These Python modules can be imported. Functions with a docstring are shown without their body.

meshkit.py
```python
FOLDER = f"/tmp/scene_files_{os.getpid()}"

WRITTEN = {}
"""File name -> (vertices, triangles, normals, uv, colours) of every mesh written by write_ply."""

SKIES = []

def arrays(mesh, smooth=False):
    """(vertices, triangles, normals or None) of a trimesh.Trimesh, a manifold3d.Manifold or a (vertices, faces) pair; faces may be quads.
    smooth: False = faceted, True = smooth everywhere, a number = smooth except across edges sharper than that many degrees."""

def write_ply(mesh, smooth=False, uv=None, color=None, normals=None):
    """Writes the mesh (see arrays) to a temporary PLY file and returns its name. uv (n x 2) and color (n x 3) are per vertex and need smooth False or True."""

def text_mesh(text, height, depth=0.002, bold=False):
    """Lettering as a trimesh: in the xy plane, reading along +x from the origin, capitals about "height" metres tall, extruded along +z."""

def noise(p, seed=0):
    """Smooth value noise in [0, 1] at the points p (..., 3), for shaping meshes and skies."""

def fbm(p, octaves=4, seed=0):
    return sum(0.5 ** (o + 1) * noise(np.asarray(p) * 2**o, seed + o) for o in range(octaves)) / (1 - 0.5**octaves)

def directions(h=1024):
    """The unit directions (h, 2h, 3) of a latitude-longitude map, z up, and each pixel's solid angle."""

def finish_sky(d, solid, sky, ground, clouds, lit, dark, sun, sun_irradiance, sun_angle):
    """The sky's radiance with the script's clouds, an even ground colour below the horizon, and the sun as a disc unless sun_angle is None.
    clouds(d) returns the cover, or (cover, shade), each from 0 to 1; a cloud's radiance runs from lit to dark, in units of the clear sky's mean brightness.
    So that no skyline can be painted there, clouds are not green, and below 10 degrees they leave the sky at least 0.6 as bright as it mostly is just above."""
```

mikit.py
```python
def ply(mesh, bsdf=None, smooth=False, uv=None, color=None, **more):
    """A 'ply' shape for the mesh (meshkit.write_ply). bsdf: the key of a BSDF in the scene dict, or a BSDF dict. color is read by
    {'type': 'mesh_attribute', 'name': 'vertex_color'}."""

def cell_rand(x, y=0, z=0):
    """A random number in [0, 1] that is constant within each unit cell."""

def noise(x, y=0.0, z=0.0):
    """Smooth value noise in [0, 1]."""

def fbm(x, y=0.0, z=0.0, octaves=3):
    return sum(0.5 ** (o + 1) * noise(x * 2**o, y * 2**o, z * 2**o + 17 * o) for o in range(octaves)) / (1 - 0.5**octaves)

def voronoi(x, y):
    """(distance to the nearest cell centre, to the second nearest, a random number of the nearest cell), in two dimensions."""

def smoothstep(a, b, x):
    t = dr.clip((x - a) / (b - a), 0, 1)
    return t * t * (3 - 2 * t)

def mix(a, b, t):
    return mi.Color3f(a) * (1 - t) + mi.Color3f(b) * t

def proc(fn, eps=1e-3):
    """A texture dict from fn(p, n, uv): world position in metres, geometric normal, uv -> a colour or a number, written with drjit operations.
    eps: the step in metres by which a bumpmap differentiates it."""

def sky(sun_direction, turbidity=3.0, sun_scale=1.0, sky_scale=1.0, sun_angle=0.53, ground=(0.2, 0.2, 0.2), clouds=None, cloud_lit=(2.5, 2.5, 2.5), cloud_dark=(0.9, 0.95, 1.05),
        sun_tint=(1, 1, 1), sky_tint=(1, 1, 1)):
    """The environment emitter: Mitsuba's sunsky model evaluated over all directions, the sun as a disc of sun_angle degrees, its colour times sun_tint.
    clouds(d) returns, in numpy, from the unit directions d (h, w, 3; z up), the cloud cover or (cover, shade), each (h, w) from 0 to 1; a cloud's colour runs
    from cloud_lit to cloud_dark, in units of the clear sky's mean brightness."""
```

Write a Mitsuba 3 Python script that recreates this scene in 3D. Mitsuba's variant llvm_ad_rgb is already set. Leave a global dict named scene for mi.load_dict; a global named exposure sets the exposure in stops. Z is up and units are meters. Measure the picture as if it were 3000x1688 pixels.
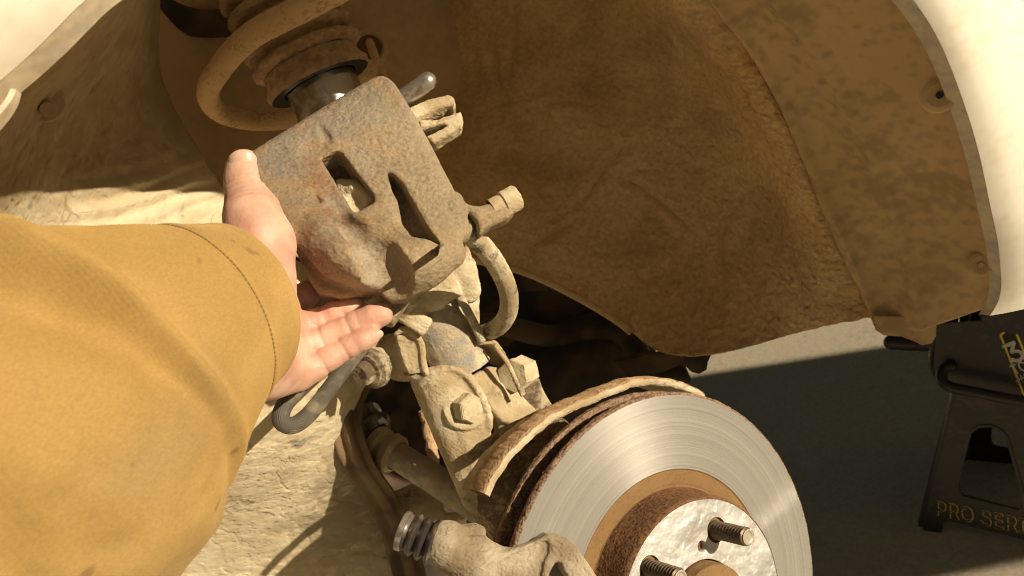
import math, random
import numpy as np, trimesh, drjit as dr, mitsuba as mi, mikit, meshkit
from mikit import proc, noise, fbm, smoothstep, mix, voronoi
from scipy.interpolate import make_interp_spline, PchipInterpolator

# ------------------------------------------------------------------ camera, light, exposure
T = mi.ScalarTransform4f
scene, labels = {}, {}
HFOV, EYE = 65.0, 0.72                     # lens and height of the phone above the concrete (m)
PITCH, ROLL = math.radians(15.0), math.radians(20.0)
FOC = 1500 / math.tan(math.radians(HFOV / 2))
UP = np.array([-math.cos(PITCH) * math.sin(ROLL), -math.cos(PITCH) * math.cos(ROLL), -math.sin(PITCH)])
RT = np.array([math.cos(ROLL), -math.sin(ROLL), 0.0])
FW = np.array([0, 0, 1.0]) - UP * UP[2]
FW /= np.linalg.norm(FW)
ROT = np.stack([RT, FW, UP])               # the photographer's frame (right, down, ahead) -> world (z up)


def W(p):
    return np.asarray(p, float) @ ROT.T + [0, 0, EYE]


SUN_SEEN = np.array([0.950, -0.590, -1.0])                    # towards the sun, right, down, ahead
SUN = ROT @ (SUN_SEEN / np.linalg.norm(SUN_SEEN))
cam_to = W([0, 0, 1.0])
scene['camera'] = {'type': 'thinlens', 'fov': HFOV, 'fov_axis': 'x', 'aperture_radius': 0.0009, 'focus_distance': 0.50,
                   'near_clip': 0.02, 'far_clip': 500.0,
                   'to_world': T().look_at(origin=[0, 0, EYE], target=cam_to.tolist(), up=(ROT @ np.array([0, -1.0, 0])).tolist())}
scene['sun_and_sky'] = mikit.sky(SUN.tolist(), turbidity=3.0, sky_scale=0.18, ground=(0.3, 0.28, 0.24), sun_tint=(0.92, 1.06, 1.40), sky_tint=(1.0, 0.75, 0.48))
exposure = 2.4


# ------------------------------------------------------------------ helpers: points, frames, meshes
def P(u, v, z):
    """A point seen at pixel (u, v) of the 3000-wide photograph, z metres ahead."""
    return np.array([(u - 1500) / FOC * z, (v - 844) / FOC * z, z])


def PX(*pts):
    return np.array([P(*p) for p in pts])


def unit(v):
    v = np.asarray(v, float)
    return v / np.linalg.norm(v)


def ground_at(u, v):
    r = P(u, v, 1.0)
    return r * (EYE / -(r @ UP))


class Frame:
    """A local frame: origin o, x along ex, z along the normal ez (towards the viewer)."""

    def __init__(s, o, ez, ex=(1, 0, 0)):
        s.o, s.ez = np.asarray(o, float), unit(ez)
        ex = np.asarray(ex, float)
        s.ex = unit(ex - s.ez * (ex @ s.ez))
        s.ey = np.cross(s.ez, s.ex)
        if s.ey[1] < 0:
            s.ey = -s.ey
        s.R = np.stack([s.ex, s.ey, s.ez])

    def loc(s, p):
        return (np.asarray(p, float) - s.o) @ s.R.T

    def glob(s, q):
        return np.asarray(q, float) @ s.R + s.o

    def px(s, u, v, h=0.0):
        """Pixel -> local xy on the plane z = h."""
        r = P(u, v, 1.0)
        o = s.o + s.ez * h
        p = r * ((o @ s.ez) / (r @ s.ez))
        return s.loc(p)[:2]

    def poly(s, pts, h=0.0):
        return np.array([s.px(u, v, h) for u, v in pts])


def fix(mesh):
    trimesh.repair.fix_normals(mesh)
    return mesh


def to_mesh(v, f):
    return trimesh.Trimesh(np.asarray(v, float), np.asarray(f), process=False)


TRI = [0]


def put(key, mesh, bsdf, smooth=True, label=None, cat=None, group=None, kind=None, uv=None, world=False):
    """One entry of the scene from a mesh in the photographer's frame. Keys that are taken get the next number."""
    base, n = key, 0
    while key in scene:
        n += 1
        key = f'{base}_{n:03d}'
    m = mesh.copy()
    if not world:
        m.vertices = W(m.vertices)
    TRI[0] += len(m.faces)
    scene[key] = mikit.ply(m, bsdf, smooth=smooth, uv=uv)
    note(key, label, cat, group, kind)
    return key


def note(key, label=None, cat=None, group=None, kind=None):
    d = {k: x for k, x in (('label', label), ('category', cat), ('group', group), ('kind', kind)) if x}
    if d:
        labels[key] = d


def spline(pts, n, k=3):
    """Resample a polyline (any columns) smoothly to n points, evenly by chord length."""
    pts = np.asarray(pts, float)
    d = np.r_[0, np.cumsum(np.linalg.norm(np.diff(pts[:, :3], axis=0), axis=1))]
    if len(pts) == 2:
        t = np.linspace(0, d[-1], n)
        return np.stack([np.interp(t, d, pts[:, i]) for i in range(pts.shape[1])], 1)
    s = make_interp_spline(d, pts, k=min(k, len(pts) - 1))
    return s(np.linspace(0, d[-1], n))


def tube(pts, r, sides=16, n=None, caps=True, rfun=None, round_caps=False):
    """A swept tube. pts (m,3), or (m,4) with a radius column."""
    pts = np.asarray(pts, float)
    if pts.shape[1] == 3:
        pts = np.c_[pts, np.full(len(pts), r)]
    if n:
        pts = spline(pts, n)
    c, rad = pts[:, :3], pts[:, 3].copy()
    t = np.gradient(c, axis=0)
    t /= np.linalg.norm(t, axis=1, keepdims=True)
    nrm = np.cross(t[0], [0.31, 0.2, 0.9]); nrm /= np.linalg.norm(nrm)
    ang = np.arange(sides) * 2 * np.pi / sides
    V = []
    for i in range(len(c)):
        nrm = unit(nrm - t[i] * (nrm @ t[i]))
        b = np.cross(t[i], nrm)
        rr = rad[i] * (rfun(i / (len(c) - 1), ang) if rfun else np.ones(sides))
        V.append(c[i] + rr[:, None] * (np.cos(ang)[:, None] * nrm + np.sin(ang)[:, None] * b))
    if round_caps:
        k = 5
        for end, sgn in ((0, -1), (-1, 1)):
            ring, o, d = V[end], c[end], t[end] * sgn
            add = [o + (ring - o) * math.cos(a) + d * rad[end] * math.sin(a) for a in np.linspace(0, np.pi / 2, k + 1)[1:] * 0.98]
            V = add[::-1] + V if end == 0 else V + add
    m = len(V)
    V = np.array(V).reshape(-1, 3)
    i, j = np.meshgrid(np.arange(m - 1), np.arange(sides), indexing='ij')
    a, b_, c_, d_ = i * sides + j, i * sides + (j + 1) % sides, (i + 1) * sides + (j + 1) % sides, (i + 1) * sides + j
    F = np.vstack([np.stack([a, b_, c_], -1).reshape(-1, 3), np.stack([a, c_, d_], -1).reshape(-1, 3)])
    if caps:
        V = np.vstack([V, V[:sides].mean(0), V[-sides:].mean(0)])
        k = np.arange(sides)
        F = np.vstack([F, np.stack([(k + 1) % sides, k, k * 0 + len(V) - 2], 1),
                       np.stack([(m - 1) * sides + k, (m - 1) * sides + (k + 1) % sides, k * 0 + len(V) - 1], 1)])
    return to_mesh(V, F)


def lathe(profile, o, axis, n=96, th0=0.0, th1=2 * np.pi, jitter=None, with_uv=False, ref=(0, 1, 0)):
    """Revolve (r, h) points about the axis through o. jitter(theta, i) scales the radius of profile point i."""
    axis = unit(axis)
    a = unit(np.cross(axis, ref)); b = np.cross(axis, a)
    closed = abs(th1 - th0 - 2 * np.pi) < 1e-6
    th = np.linspace(th0, th1, n + 1)
    pr = np.asarray(profile, float)
    r = np.repeat(pr[:, 0][None], n + 1, 0)
    h = np.repeat(pr[:, 1][None], n + 1, 0)
    if jitter is not None:
        dr_, dh_ = jitter(th)
        r, h = r + dr_, h + dh_
        if closed:
            r[-1], h[-1] = r[0], h[0]
    V = o + r[..., None] * (np.cos(th)[:, None, None] * a + np.sin(th)[:, None, None] * b) + h[..., None] * axis
    m = len(pr)
    i, j = np.meshgrid(np.arange(n), np.arange(m - 1), indexing='ij')
    q = [i * m + j, i * m + j + 1, (i + 1) * m + j + 1, (i + 1) * m + j]
    F = np.vstack([np.stack([q[0], q[1], q[2]], -1).reshape(-1, 3), np.stack([q[0], q[2], q[3]], -1).reshape(-1, 3)])
    F = F[:, ::-1]
    mesh = to_mesh(V.reshape(-1, 3), F)
    if with_uv:
        uv = np.stack(np.broadcast_arrays((th / (2 * np.pi))[:, None], np.linspace(0, 1, m)[None]), -1).reshape(-1, 2)
        return mesh, uv
    return mesh


def weld(mesh):
    return trimesh.Trimesh(mesh.vertices, mesh.faces, process=True)


def patch(rows, nu, nv, thick=0.0, disp=None):
    """A smooth sheet through rows of points (each row any number of points), displaced along its normal by disp(points), with a back side at -thick."""
    R = np.array([spline(r, nu) for r in rows])
    t = np.r_[0, np.cumsum(np.linalg.norm(np.diff(R, axis=0), axis=2).mean(1))]
    k = min(3, len(rows) - 1)
    G = make_interp_spline(t, R, k=k)(np.linspace(0, t[-1], nv))
    du, dv = np.gradient(G, axis=1), np.gradient(G, axis=0)
    N = np.cross(du, dv)
    N /= np.linalg.norm(N, axis=2, keepdims=True) + 1e-12
    if (N.reshape(-1, 3) * G.reshape(-1, 3)).sum(1).mean() > 0:
        N = -N                                            # towards the viewer
    if disp is not None:
        G = G + N * disp(G)[..., None]
    i, j = np.meshgrid(np.arange(nv - 1), np.arange(nu - 1), indexing='ij')
    q = [i * nu + j, i * nu + j + 1, (i + 1) * nu + j + 1, (i + 1) * nu + j]
    F = np.vstack([np.stack([q[0], q[1], q[2]], -1).reshape(-1, 3), np.stack([q[0], q[2], q[3]], -1).reshape(-1, 3)])
    V = G.reshape(-1, 3)
    if thick:
        ring = np.r_[np.arange(nu), np.arange(1, nv) * nu + nu - 1, (nv - 1) * nu + np.arange(nu - 2, -1, -1), np.arange(nv - 2, 0, -1) * nu]
        B = (G - N * thick).reshape(-1, 3)
        nxt = np.roll(ring, -1)
        o = len(V)
        F = np.vstack([F, F[:, ::-1] + o, np.stack([ring, nxt, nxt + o], 1)[:, ::-1], np.stack([ring, nxt + o, ring + o], 1)[:, ::-1]])
        V = np.vstack([V, B])
    m = to_mesh(V, F)
    f0 = m.face_normals[0]
    if f0 @ V[F[0][0]] > 0:
        m.invert()
    return m


def plate(frame, pts, z0, z1, bevel=0.001, h=0.0, px=True):
    """An outlined plate with chamfered rims: pixels on the frame's plane, from z0 to z1 (local)."""
    import shapely.geometry as sg
    poly = sg.Polygon(frame.poly(pts, h) if px else pts).buffer(0)
    return slab(frame, poly, z0, z1, bevel)


def slab(frame, poly, z0, z1, bevel=0.001):
    import manifold3d as m3
    polys = getattr(poly, 'geoms', [poly])
    cs = []
    for g in polys:
        rings = [np.array(g.exterior.coords)[:-1]] + [np.array(r.coords)[:-1] for r in g.interiors]
        cs.append(m3.CrossSection([r.astype(np.float64) for r in rings], m3.FillRule.EvenOdd))
    out = None
    for c in cs:
        b = min(bevel, (z1 - z0) * 0.45)
        parts = [c.offset(-b, m3.JoinType.Round, circular_segments=24).extrude(z1 - z0).translate([0, 0, z0]),
                 c.extrude(z1 - z0 - 2 * b).translate([0, 0, z0 + b]),
                 c.offset(-b * 0.3, m3.JoinType.Round, circular_segments=24).extrude(z1 - z0 - 0.6 * b).translate([0, 0, z0 + 0.3 * b])]
        for p in parts:
            out = p if out is None else out + p
    k = out.to_mesh()
    m = trimesh.Trimesh(frame.glob(k.vert_properties[:, :3]), k.tri_verts, process=False)
    if np.linalg.det(frame.R) < 0:
        m.invert()
    return m


# ------------------------------------------------------------------ helpers: distance fields -> meshes
def smin(a, b, k):
    h = np.clip(0.5 + 0.5 * (b - a) / k, 0, 1)
    return b + (a - b) * h - k * h * (1 - h)


def smax(a, b, k):
    return -smin(-a, -b, k)


class Field:
    """A signed distance grid in a frame; add / cut shapes, then mesh()."""

    def __init__(s, frame, lo, hi, h):
        s.f, s.h = frame, h
        s.lo = np.asarray(lo, float)
        n = np.ceil((np.asarray(hi) - s.lo) / h).astype(int) + 1
        ax = [(s.lo[i] + np.arange(n[i]) * h).astype(np.float32) for i in range(3)]
        s.x, s.y, s.z = ax[0][:, None, None], ax[1][None, :, None], ax[2][None, None, :]
        s.D = np.full(n, 1.0, np.float32)

    def add(s, d, k=0.002):
        s.D = smin(s.D, d.astype(np.float32), k).astype(np.float32)

    def cut(s, d, k=0.0015):
        s.D = smax(s.D, -d.astype(np.float32), k).astype(np.float32)

    def keep(s, d, k=0.0015):
        s.D = smax(s.D, d.astype(np.float32), k).astype(np.float32)

    def cap(s, a, b, ra, rb=None):
        a, b = np.asarray(a, float), np.asarray(b, float)
        rb = ra if rb is None else rb
        d = b - a
        t = np.clip(((s.x - a[0]) * d[0] + (s.y - a[1]) * d[1] + (s.z - a[2]) * d[2]) / max(d @ d, 1e-12), 0, 1)
        return np.sqrt((s.x - a[0] - t * d[0]) ** 2 + (s.y - a[1] - t * d[1]) ** 2 + (s.z - a[2] - t * d[2]) ** 2) - (ra + (rb - ra) * t)

    def cyl(s, a, b, r, rnd=0.001):
        a, b = np.asarray(a, float), np.asarray(b, float)
        L = np.linalg.norm(b - a); d = (b - a) / L
        t = (s.x - a[0]) * d[0] + (s.y - a[1]) * d[1] + (s.z - a[2]) * d[2]
        q = np.sqrt(np.maximum((s.x - a[0]) ** 2 + (s.y - a[1]) ** 2 + (s.z - a[2]) ** 2 - t * t, 0))
        return s._ext(q - r + rnd, np.abs(t - L / 2) - L / 2 + rnd) - rnd

    def sph(s, c, r, sc=(1, 1, 1)):
        c = np.asarray(c)
        q = np.sqrt(((s.x - c[0]) / sc[0]) ** 2 + ((s.y - c[1]) / sc[1]) ** 2 + ((s.z - c[2]) / sc[2]) ** 2)
        return (q - r) * min(sc)

    @staticmethod
    def _ext(a, b):
        return np.minimum(np.maximum(a, b), 0) + np.sqrt(np.maximum(a, 0) ** 2 + np.maximum(b, 0) ** 2)

    def box(s, c, half, ax=None, rnd=0.001):
        c = np.asarray(c, float)
        A = np.eye(3) if ax is None else np.asarray(ax)
        q = [np.abs((s.x - c[0]) * A[i][0] + (s.y - c[1]) * A[i][1] + (s.z - c[2]) * A[i][2]) - half[i] + rnd for i in range(3)]
        return np.sqrt(sum(np.maximum(v, 0) ** 2 for v in q)) + np.minimum(np.maximum(np.maximum(q[0], q[1]), q[2]), 0) - rnd

    def poly2(s, pts):
        pts = np.asarray(pts, float)
        x, y = s.x[..., 0], s.y[..., 0]
        best, inside = None, np.zeros(np.broadcast(x, y).shape, bool)
        for a, b in zip(pts, np.roll(pts, -1, 0)):
            d = b - a
            t = np.clip(((x - a[0]) * d[0] + (y - a[1]) * d[1]) / max(d @ d, 1e-12), 0, 1)
            q = (x - a[0] - t * d[0]) ** 2 + (y - a[1] - t * d[1]) ** 2
            best = q if best is None else np.minimum(best, q)
            if abs(d[1]) > 1e-12:
                inside ^= ((a[1] > y) != (b[1] > y)) & (x < d[0] * (y - a[1]) / d[1] + a[0])
        return np.where(inside, -1, 1) * np.sqrt(best)

    def ext(s, pts, z0, z1, rnd=0.002, px=True, h=None):
        """An extruded outline in the frame's plane (pixels, projected on height h)."""
        q = s.f.poly(pts, z1 if h is None else h) if px else pts
        d = s.poly2(q)[..., None]
        return s._ext(d + rnd, np.abs(s.z - (z0 + z1) / 2) - (z1 - z0) / 2 + rnd) - rnd

    def plane(s, p, n):
        n = unit(n)
        return (s.x - p[0]) * n[0] + (s.y - p[1]) * n[1] + (s.z - p[2]) * n[2]

    def L(s, u, v, z):
        return s.f.loc(P(u, v, z))

    def H(s, u, v, h):
        """A local point at pixel (u, v), height h above the plane."""
        return np.r_[s.f.px(u, v, h), h]

    def mesh(s, rough=0.0, scale=200.0, seed=0, smooth=0, octaves=3):
        V, F = nets(s.D, s.lo, s.h)
        m = to_mesh(s.f.glob(V), F)
        if np.linalg.det(s.f.R) < 0:
            m.invert()
        if smooth:
            trimesh.smoothing.filter_taubin(m, iterations=smooth)
        if rough:
            roughen(m, rough, scale, seed, octaves)
        return m


def roughen(m, amp, scale, seed=0, octaves=3):
    n = np.array(m.vertex_normals)
    m.vertices = m.vertices + n * ((meshkit.fbm(np.array(m.vertices) * scale + 37, octaves, seed) - 0.5) * 2 * amp)[:, None]
    return m


def nets(D, lo, h):
    s = D < 0
    n = np.array(D.shape)
    c = s[:-1, :-1, :-1].astype(np.int8)
    for o in np.ndindex(2, 2, 2):
        if o != (0, 0, 0):
            c = c + s[o[0]:n[0] - 1 + o[0], o[1]:n[1] - 1 + o[1], o[2]:n[2] - 1 + o[2]]
    cells = np.argwhere((c > 0) & (c < 8))
    idx = np.full(n - 1, -1, np.int32)
    idx[tuple(cells.T)] = np.arange(len(cells))
    acc, cnt = np.zeros((len(cells), 3)), np.zeros(len(cells))
    for ax in range(3):
        e = np.eye(3, dtype=int)[ax]
        o1, o2 = [np.eye(3, dtype=int)[k] for k in range(3) if k != ax]
        for p in (0, 1):
            for q in (0, 1):
                a = cells + o1 * p + o2 * q
                b = a + e
                da, db = D[tuple(a.T)], D[tuple(b.T)]
                hit = (da < 0) != (db < 0)
                t = np.where(hit, da / np.where(hit, da - db, 1), 0)
                acc += np.where(hit[:, None], a + t[:, None] * e, 0)
                cnt += hit
    V = acc / cnt[:, None] * h + lo
    F = []
    for ax in range(3):
        e = np.eye(3, dtype=int)[ax]
        o1, o2 = np.eye(3, dtype=int)[(ax + 1) % 3], np.eye(3, dtype=int)[(ax + 2) % 3]
        sl0 = [slice(None)] * 3; sl1 = [slice(None)] * 3
        sl0[ax], sl1[ax] = slice(0, -1), slice(1, None)
        a, b = s[tuple(sl0)], s[tuple(sl1)]
        E = np.argwhere(a != b)
        k1, k2 = (ax + 1) % 3, (ax + 2) % 3
        E = E[(E[:, k1] > 0) & (E[:, k2] > 0) & (E[:, k1] < n[k1] - 1) & (E[:, k2] < n[k2] - 1)]
        flip = a[tuple(E.T)]
        g = lambda *off: idx[tuple((E - sum(off, np.zeros(3, int))).T)]
        q = np.stack([g(), g(o1), g(o1, o2), g(o2)], 1)
        q = np.where(flip[:, None], q, q[:, ::-1])
        F += [q[:, [0, 1, 2]], q[:, [0, 2, 3]]]
    return V, np.vstack(F)
# ------------------------------------------------------------------ materials (colours of the dry things, with shade put into some)
def F3(p, s, o=0.0, octaves=3):
    return fbm(p.x * s + o, p.y * s + o * 1.7, p.z * s - o, octaves=octaves)


def mat(key, color, rough=0.8, bump=None, amp=0.0, metallic=0.0, spec=0.3, eps=4e-4, **more):
    col = proc(color) if callable(color) else {'type': 'rgb', 'value': list(color)}
    b = {'type': 'principled', 'base_color': col, 'roughness': proc(rough) if callable(rough) else rough, 'metallic': proc(metallic) if callable(metallic) else metallic, 'specular': spec, **more}
    if bump is not None:
        b = {'type': 'bumpmap', 'arbitrary': proc(bump, eps=eps), 'scale': amp, 'bsdf': b}
    scene[key] = {'type': 'twosided', 'bsdf': b}


def cracks(p, s, o=0.0):
    """Thin dark lines of dried mud: zero on a line, one away from it."""
    a = F3(p, s, o, 3)
    return smoothstep(0.0, 0.03, dr.abs(a - 0.5))


DUST, DUST2, DUSTD = (0.62, 0.545, 0.385), (0.53, 0.445, 0.29), (0.40, 0.30, 0.17)


def dusty(p, under, lo=0.35, hi=0.6, s=60.0, o=0.0):
    """Dry clay dust lying over a part's own colour."""
    d = mix(DUST2, DUST, smoothstep(0.3, 0.7, F3(p, 140.0, 3.0 + o)))
    d = mix(d, DUSTD, 0.75 * smoothstep(0.42, 0.68, F3(p, 38.0, 9.0 + o))) * 0.9
    return mix(under, d, smoothstep(lo, hi, F3(p, s, o) * 0.65 + F3(p, s * 7, o + 5) * 0.35))


def grit(p, n, uv):
    return F3(p, 760.0, 0.0, 2) + 0.5 * F3(p, 230.0, 4.0, 2)


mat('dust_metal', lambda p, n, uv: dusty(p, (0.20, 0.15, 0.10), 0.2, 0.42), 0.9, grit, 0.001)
mat('bracket_cast', lambda p, n, uv: mix(mix((0.33, 0.28, 0.205), (0.44, 0.38, 0.285), smoothstep(0.3, 0.7, F3(p, 60.0, 3.0))), (0.21, 0.155, 0.095), 0.8 * smoothstep(0.45, 0.68, F3(p, 42.0, 8.0))), 0.8, grit, 0.0010)
mat('liner_rubber', lambda p, n, uv: mix((0.10, 0.072, 0.045), (0.21, 0.145, 0.085), smoothstep(0.3, 0.7, F3(p, 40.0, 3.0))), 0.8, grit, 0.0005)
mat('dust_shade', lambda p, n, uv: dusty(p, (0.16, 0.11, 0.07), 0.38, 0.62) * 0.8, 0.9, grit, 0.001)  # dusty metal again, darker: shade put into the colour
mat('dust_gray', lambda p, n, uv: dusty(p, (0.27, 0.255, 0.225), 0.30, 0.70, 150.0, 2.0), 0.75, grit, 0.001)
mat('dust_hose', lambda p, n, uv: dusty(p, (0.16, 0.15, 0.12), 0.28, 0.5, 90.0, 4.0) * 0.92, 0.85, grit, 0.0008)


CALP = [W(P(u, v, .452)).tolist() for u, v in ((930, 520), (1010, 640), (760, 520), (1180, 300))]


def near(p, k, r):
    d = p - mi.Point3f(*CALP[k])
    return dr.exp(-dr.squared_norm(d) / (r * r))


CALP = [W(P(u, v, .448)).tolist() for u, v in ((930, 520), (1010, 640), (760, 520), (1180, 300), (950, 690), (1000, 735), (1050, 775), (1095, 805), (935, 770), (960, 350))]


def near(p, k, r):
    d = p - mi.Point3f(*CALP[k])
    return dr.exp(-dr.squared_norm(d) / (r * r))


def cast_color(p, n, uv):
    fine = F3(p, 560.0, 2.0, 2)
    base = mix((0.135, 0.105, 0.080), (0.205, 0.165, 0.120), smoothstep(0.3, 0.7, F3(p, 34.0, 1.0)))
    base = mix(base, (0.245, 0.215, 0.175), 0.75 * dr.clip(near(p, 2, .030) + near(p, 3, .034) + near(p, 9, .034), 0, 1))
    rust = near(p, 0, .014) * 0.8 + near(p, 1, .024) * 0.5 + near(p, 8, .022) * 0.9 + 0.5 * smoothstep(0.45, 0.72, F3(p, 30.0, 6.0))  # rust; the shaded side left of the ridge is coloured in with it
    base = mix(base, (0.22, 0.10, 0.045), dr.clip(rust, 0, 1) * smoothstep(0.25, 0.65, F3(p, 170.0, 3.0)))
    base = mix(base, (0.34, 0.215, 0.075), 0.45 * smoothstep(0.5, 0.72, F3(p, 75.0, 21.0)))
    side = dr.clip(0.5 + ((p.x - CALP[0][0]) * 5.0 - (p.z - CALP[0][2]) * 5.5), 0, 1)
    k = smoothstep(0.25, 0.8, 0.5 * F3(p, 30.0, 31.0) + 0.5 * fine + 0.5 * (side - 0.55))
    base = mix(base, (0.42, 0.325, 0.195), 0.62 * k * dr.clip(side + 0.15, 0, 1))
    worn = near(p, 4, .011) + near(p, 5, .011) + near(p, 6, .011) + near(p, 7, .010)  # worn ridge, its sunlit brightness also put into the colour
    base = mix(base, (0.47, 0.42, 0.32), dr.clip(worn, 0, 1) * 0.5 * smoothstep(0.2, 0.7, F3(p, 140.0, 5.0)))
    return base * (0.58 + 0.46 * F3(p, 850.0, 2.0, 2)) * (0.82 + 0.36 * F3(p, 40.0, 17.0))


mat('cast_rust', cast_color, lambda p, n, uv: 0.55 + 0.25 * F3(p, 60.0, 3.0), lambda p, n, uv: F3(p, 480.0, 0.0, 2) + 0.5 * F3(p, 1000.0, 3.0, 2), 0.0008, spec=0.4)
mat('dark_hollow', lambda p, n, uv: mix((0.10, 0.06, 0.035), (0.16, 0.08, 0.04), F3(p, 90.0)), 0.9)
mat('rust_edge', lambda p, n, uv: mix(mix((0.17, 0.105, 0.072), (0.38, 0.255, 0.17), F3(p, 260.0)), (0.08, 0.05, 0.038), 0.8 * smoothstep(0.40, 0.70, F3(p, 800.0, 5.0, 2))), 0.9, grit, 0.0015)
mat('rust_shield', lambda p, n, uv: mix((0.40, 0.25, 0.135), (0.53, 0.37, 0.225), smoothstep(0.35, 0.65, F3(p, 110.0) * 0.6 + F3(p, 420.0, 3.0, 2) * 0.4)), 0.9, grit, 0.0013)
mat('rust_hat', lambda p, n, uv: mix(mix((0.18, 0.105, 0.042), (0.25, 0.155, 0.065), F3(p, 45.0)), (0.16, 0.08, 0.035), 0.6 * smoothstep(0.45, 0.75, F3(p, 120.0, 7.0) * 0.5 + F3(p, 700.0, 2.0, 2) * 0.5)), 0.75, grit, 0.0004)
mat('rust_wall', lambda p, n, uv: mix((0.20, 0.105, 0.048), (0.075, 0.042, 0.025), smoothstep(0.35, 0.70, F3(p, 30.0, 7.0) * 0.4 + F3(p, 750.0, 2.0, 2) * 0.6)), 0.8, grit, 0.0007)


def paint_white(p, n, uv):
    c = mix((0.38, 0.38, 0.37), (0.56, 0.56, 0.55), smoothstep(0.35, 0.6, F3(p, 50.0, 2.0)))
    streak = F3(p, 70.0, 8.0)
    c = mix(c, (0.33, 0.315, 0.285), 0.8 * smoothstep(0.50, 0.72, streak * 0.7 + 0.3 * F3(p, 300.0, 4.0, 2)))
    return mix(c, (0.40, 0.375, 0.33), 0.35 * (1 - smoothstep(0.0, 0.02, dr.abs(F3(p, 45.0, 14.0) - 0.5))))


mat('hub_paint', paint_white, 0.45, lambda p, n, uv: F3(p, 150.0, 2.0, 3), 0.0022, spec=0.5, metallic=0.25)
mat('thread_steel', lambda p, n, uv: mix((0.13, 0.10, 0.075), (0.24, 0.185, 0.13), F3(p, 200.0)), 0.42, metallic=0.5)
mat('stud_tip', (0.42, 0.38, 0.32), 0.5, metallic=0.4)
mat('spring_dust', lambda p, n, uv: mix(mix((0.60, 0.42, 0.24), (0.50, 0.33, 0.17), F3(p, 70.0)), (0.26, 0.16, 0.08), 0.7 * smoothstep(0.5, 0.75, F3(p, 55.0, 3.0) * 0.5 + F3(p, 500.0, 5.0, 2) * 0.5)), 0.9, grit, 0.0006)
mat('bellows_rubber', lambda p, n, uv: mix((0.26, 0.17, 0.095), (0.46, 0.32, 0.185), smoothstep(0.25, 0.75, F3(p, 70.0, 1.0) * 0.5 + F3(p, 330.0, 5.0, 2) * 0.5)), 0.9, lambda p, n, uv: F3(p, 330.0, 0.0, 3), 0.002)
mat('chrome', (0.62, 0.61, 0.60), lambda p, n, uv: 0.10 + 0.25 * smoothstep(0.5, 0.7, F3(p, 80.0)), metallic=1.0)
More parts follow.
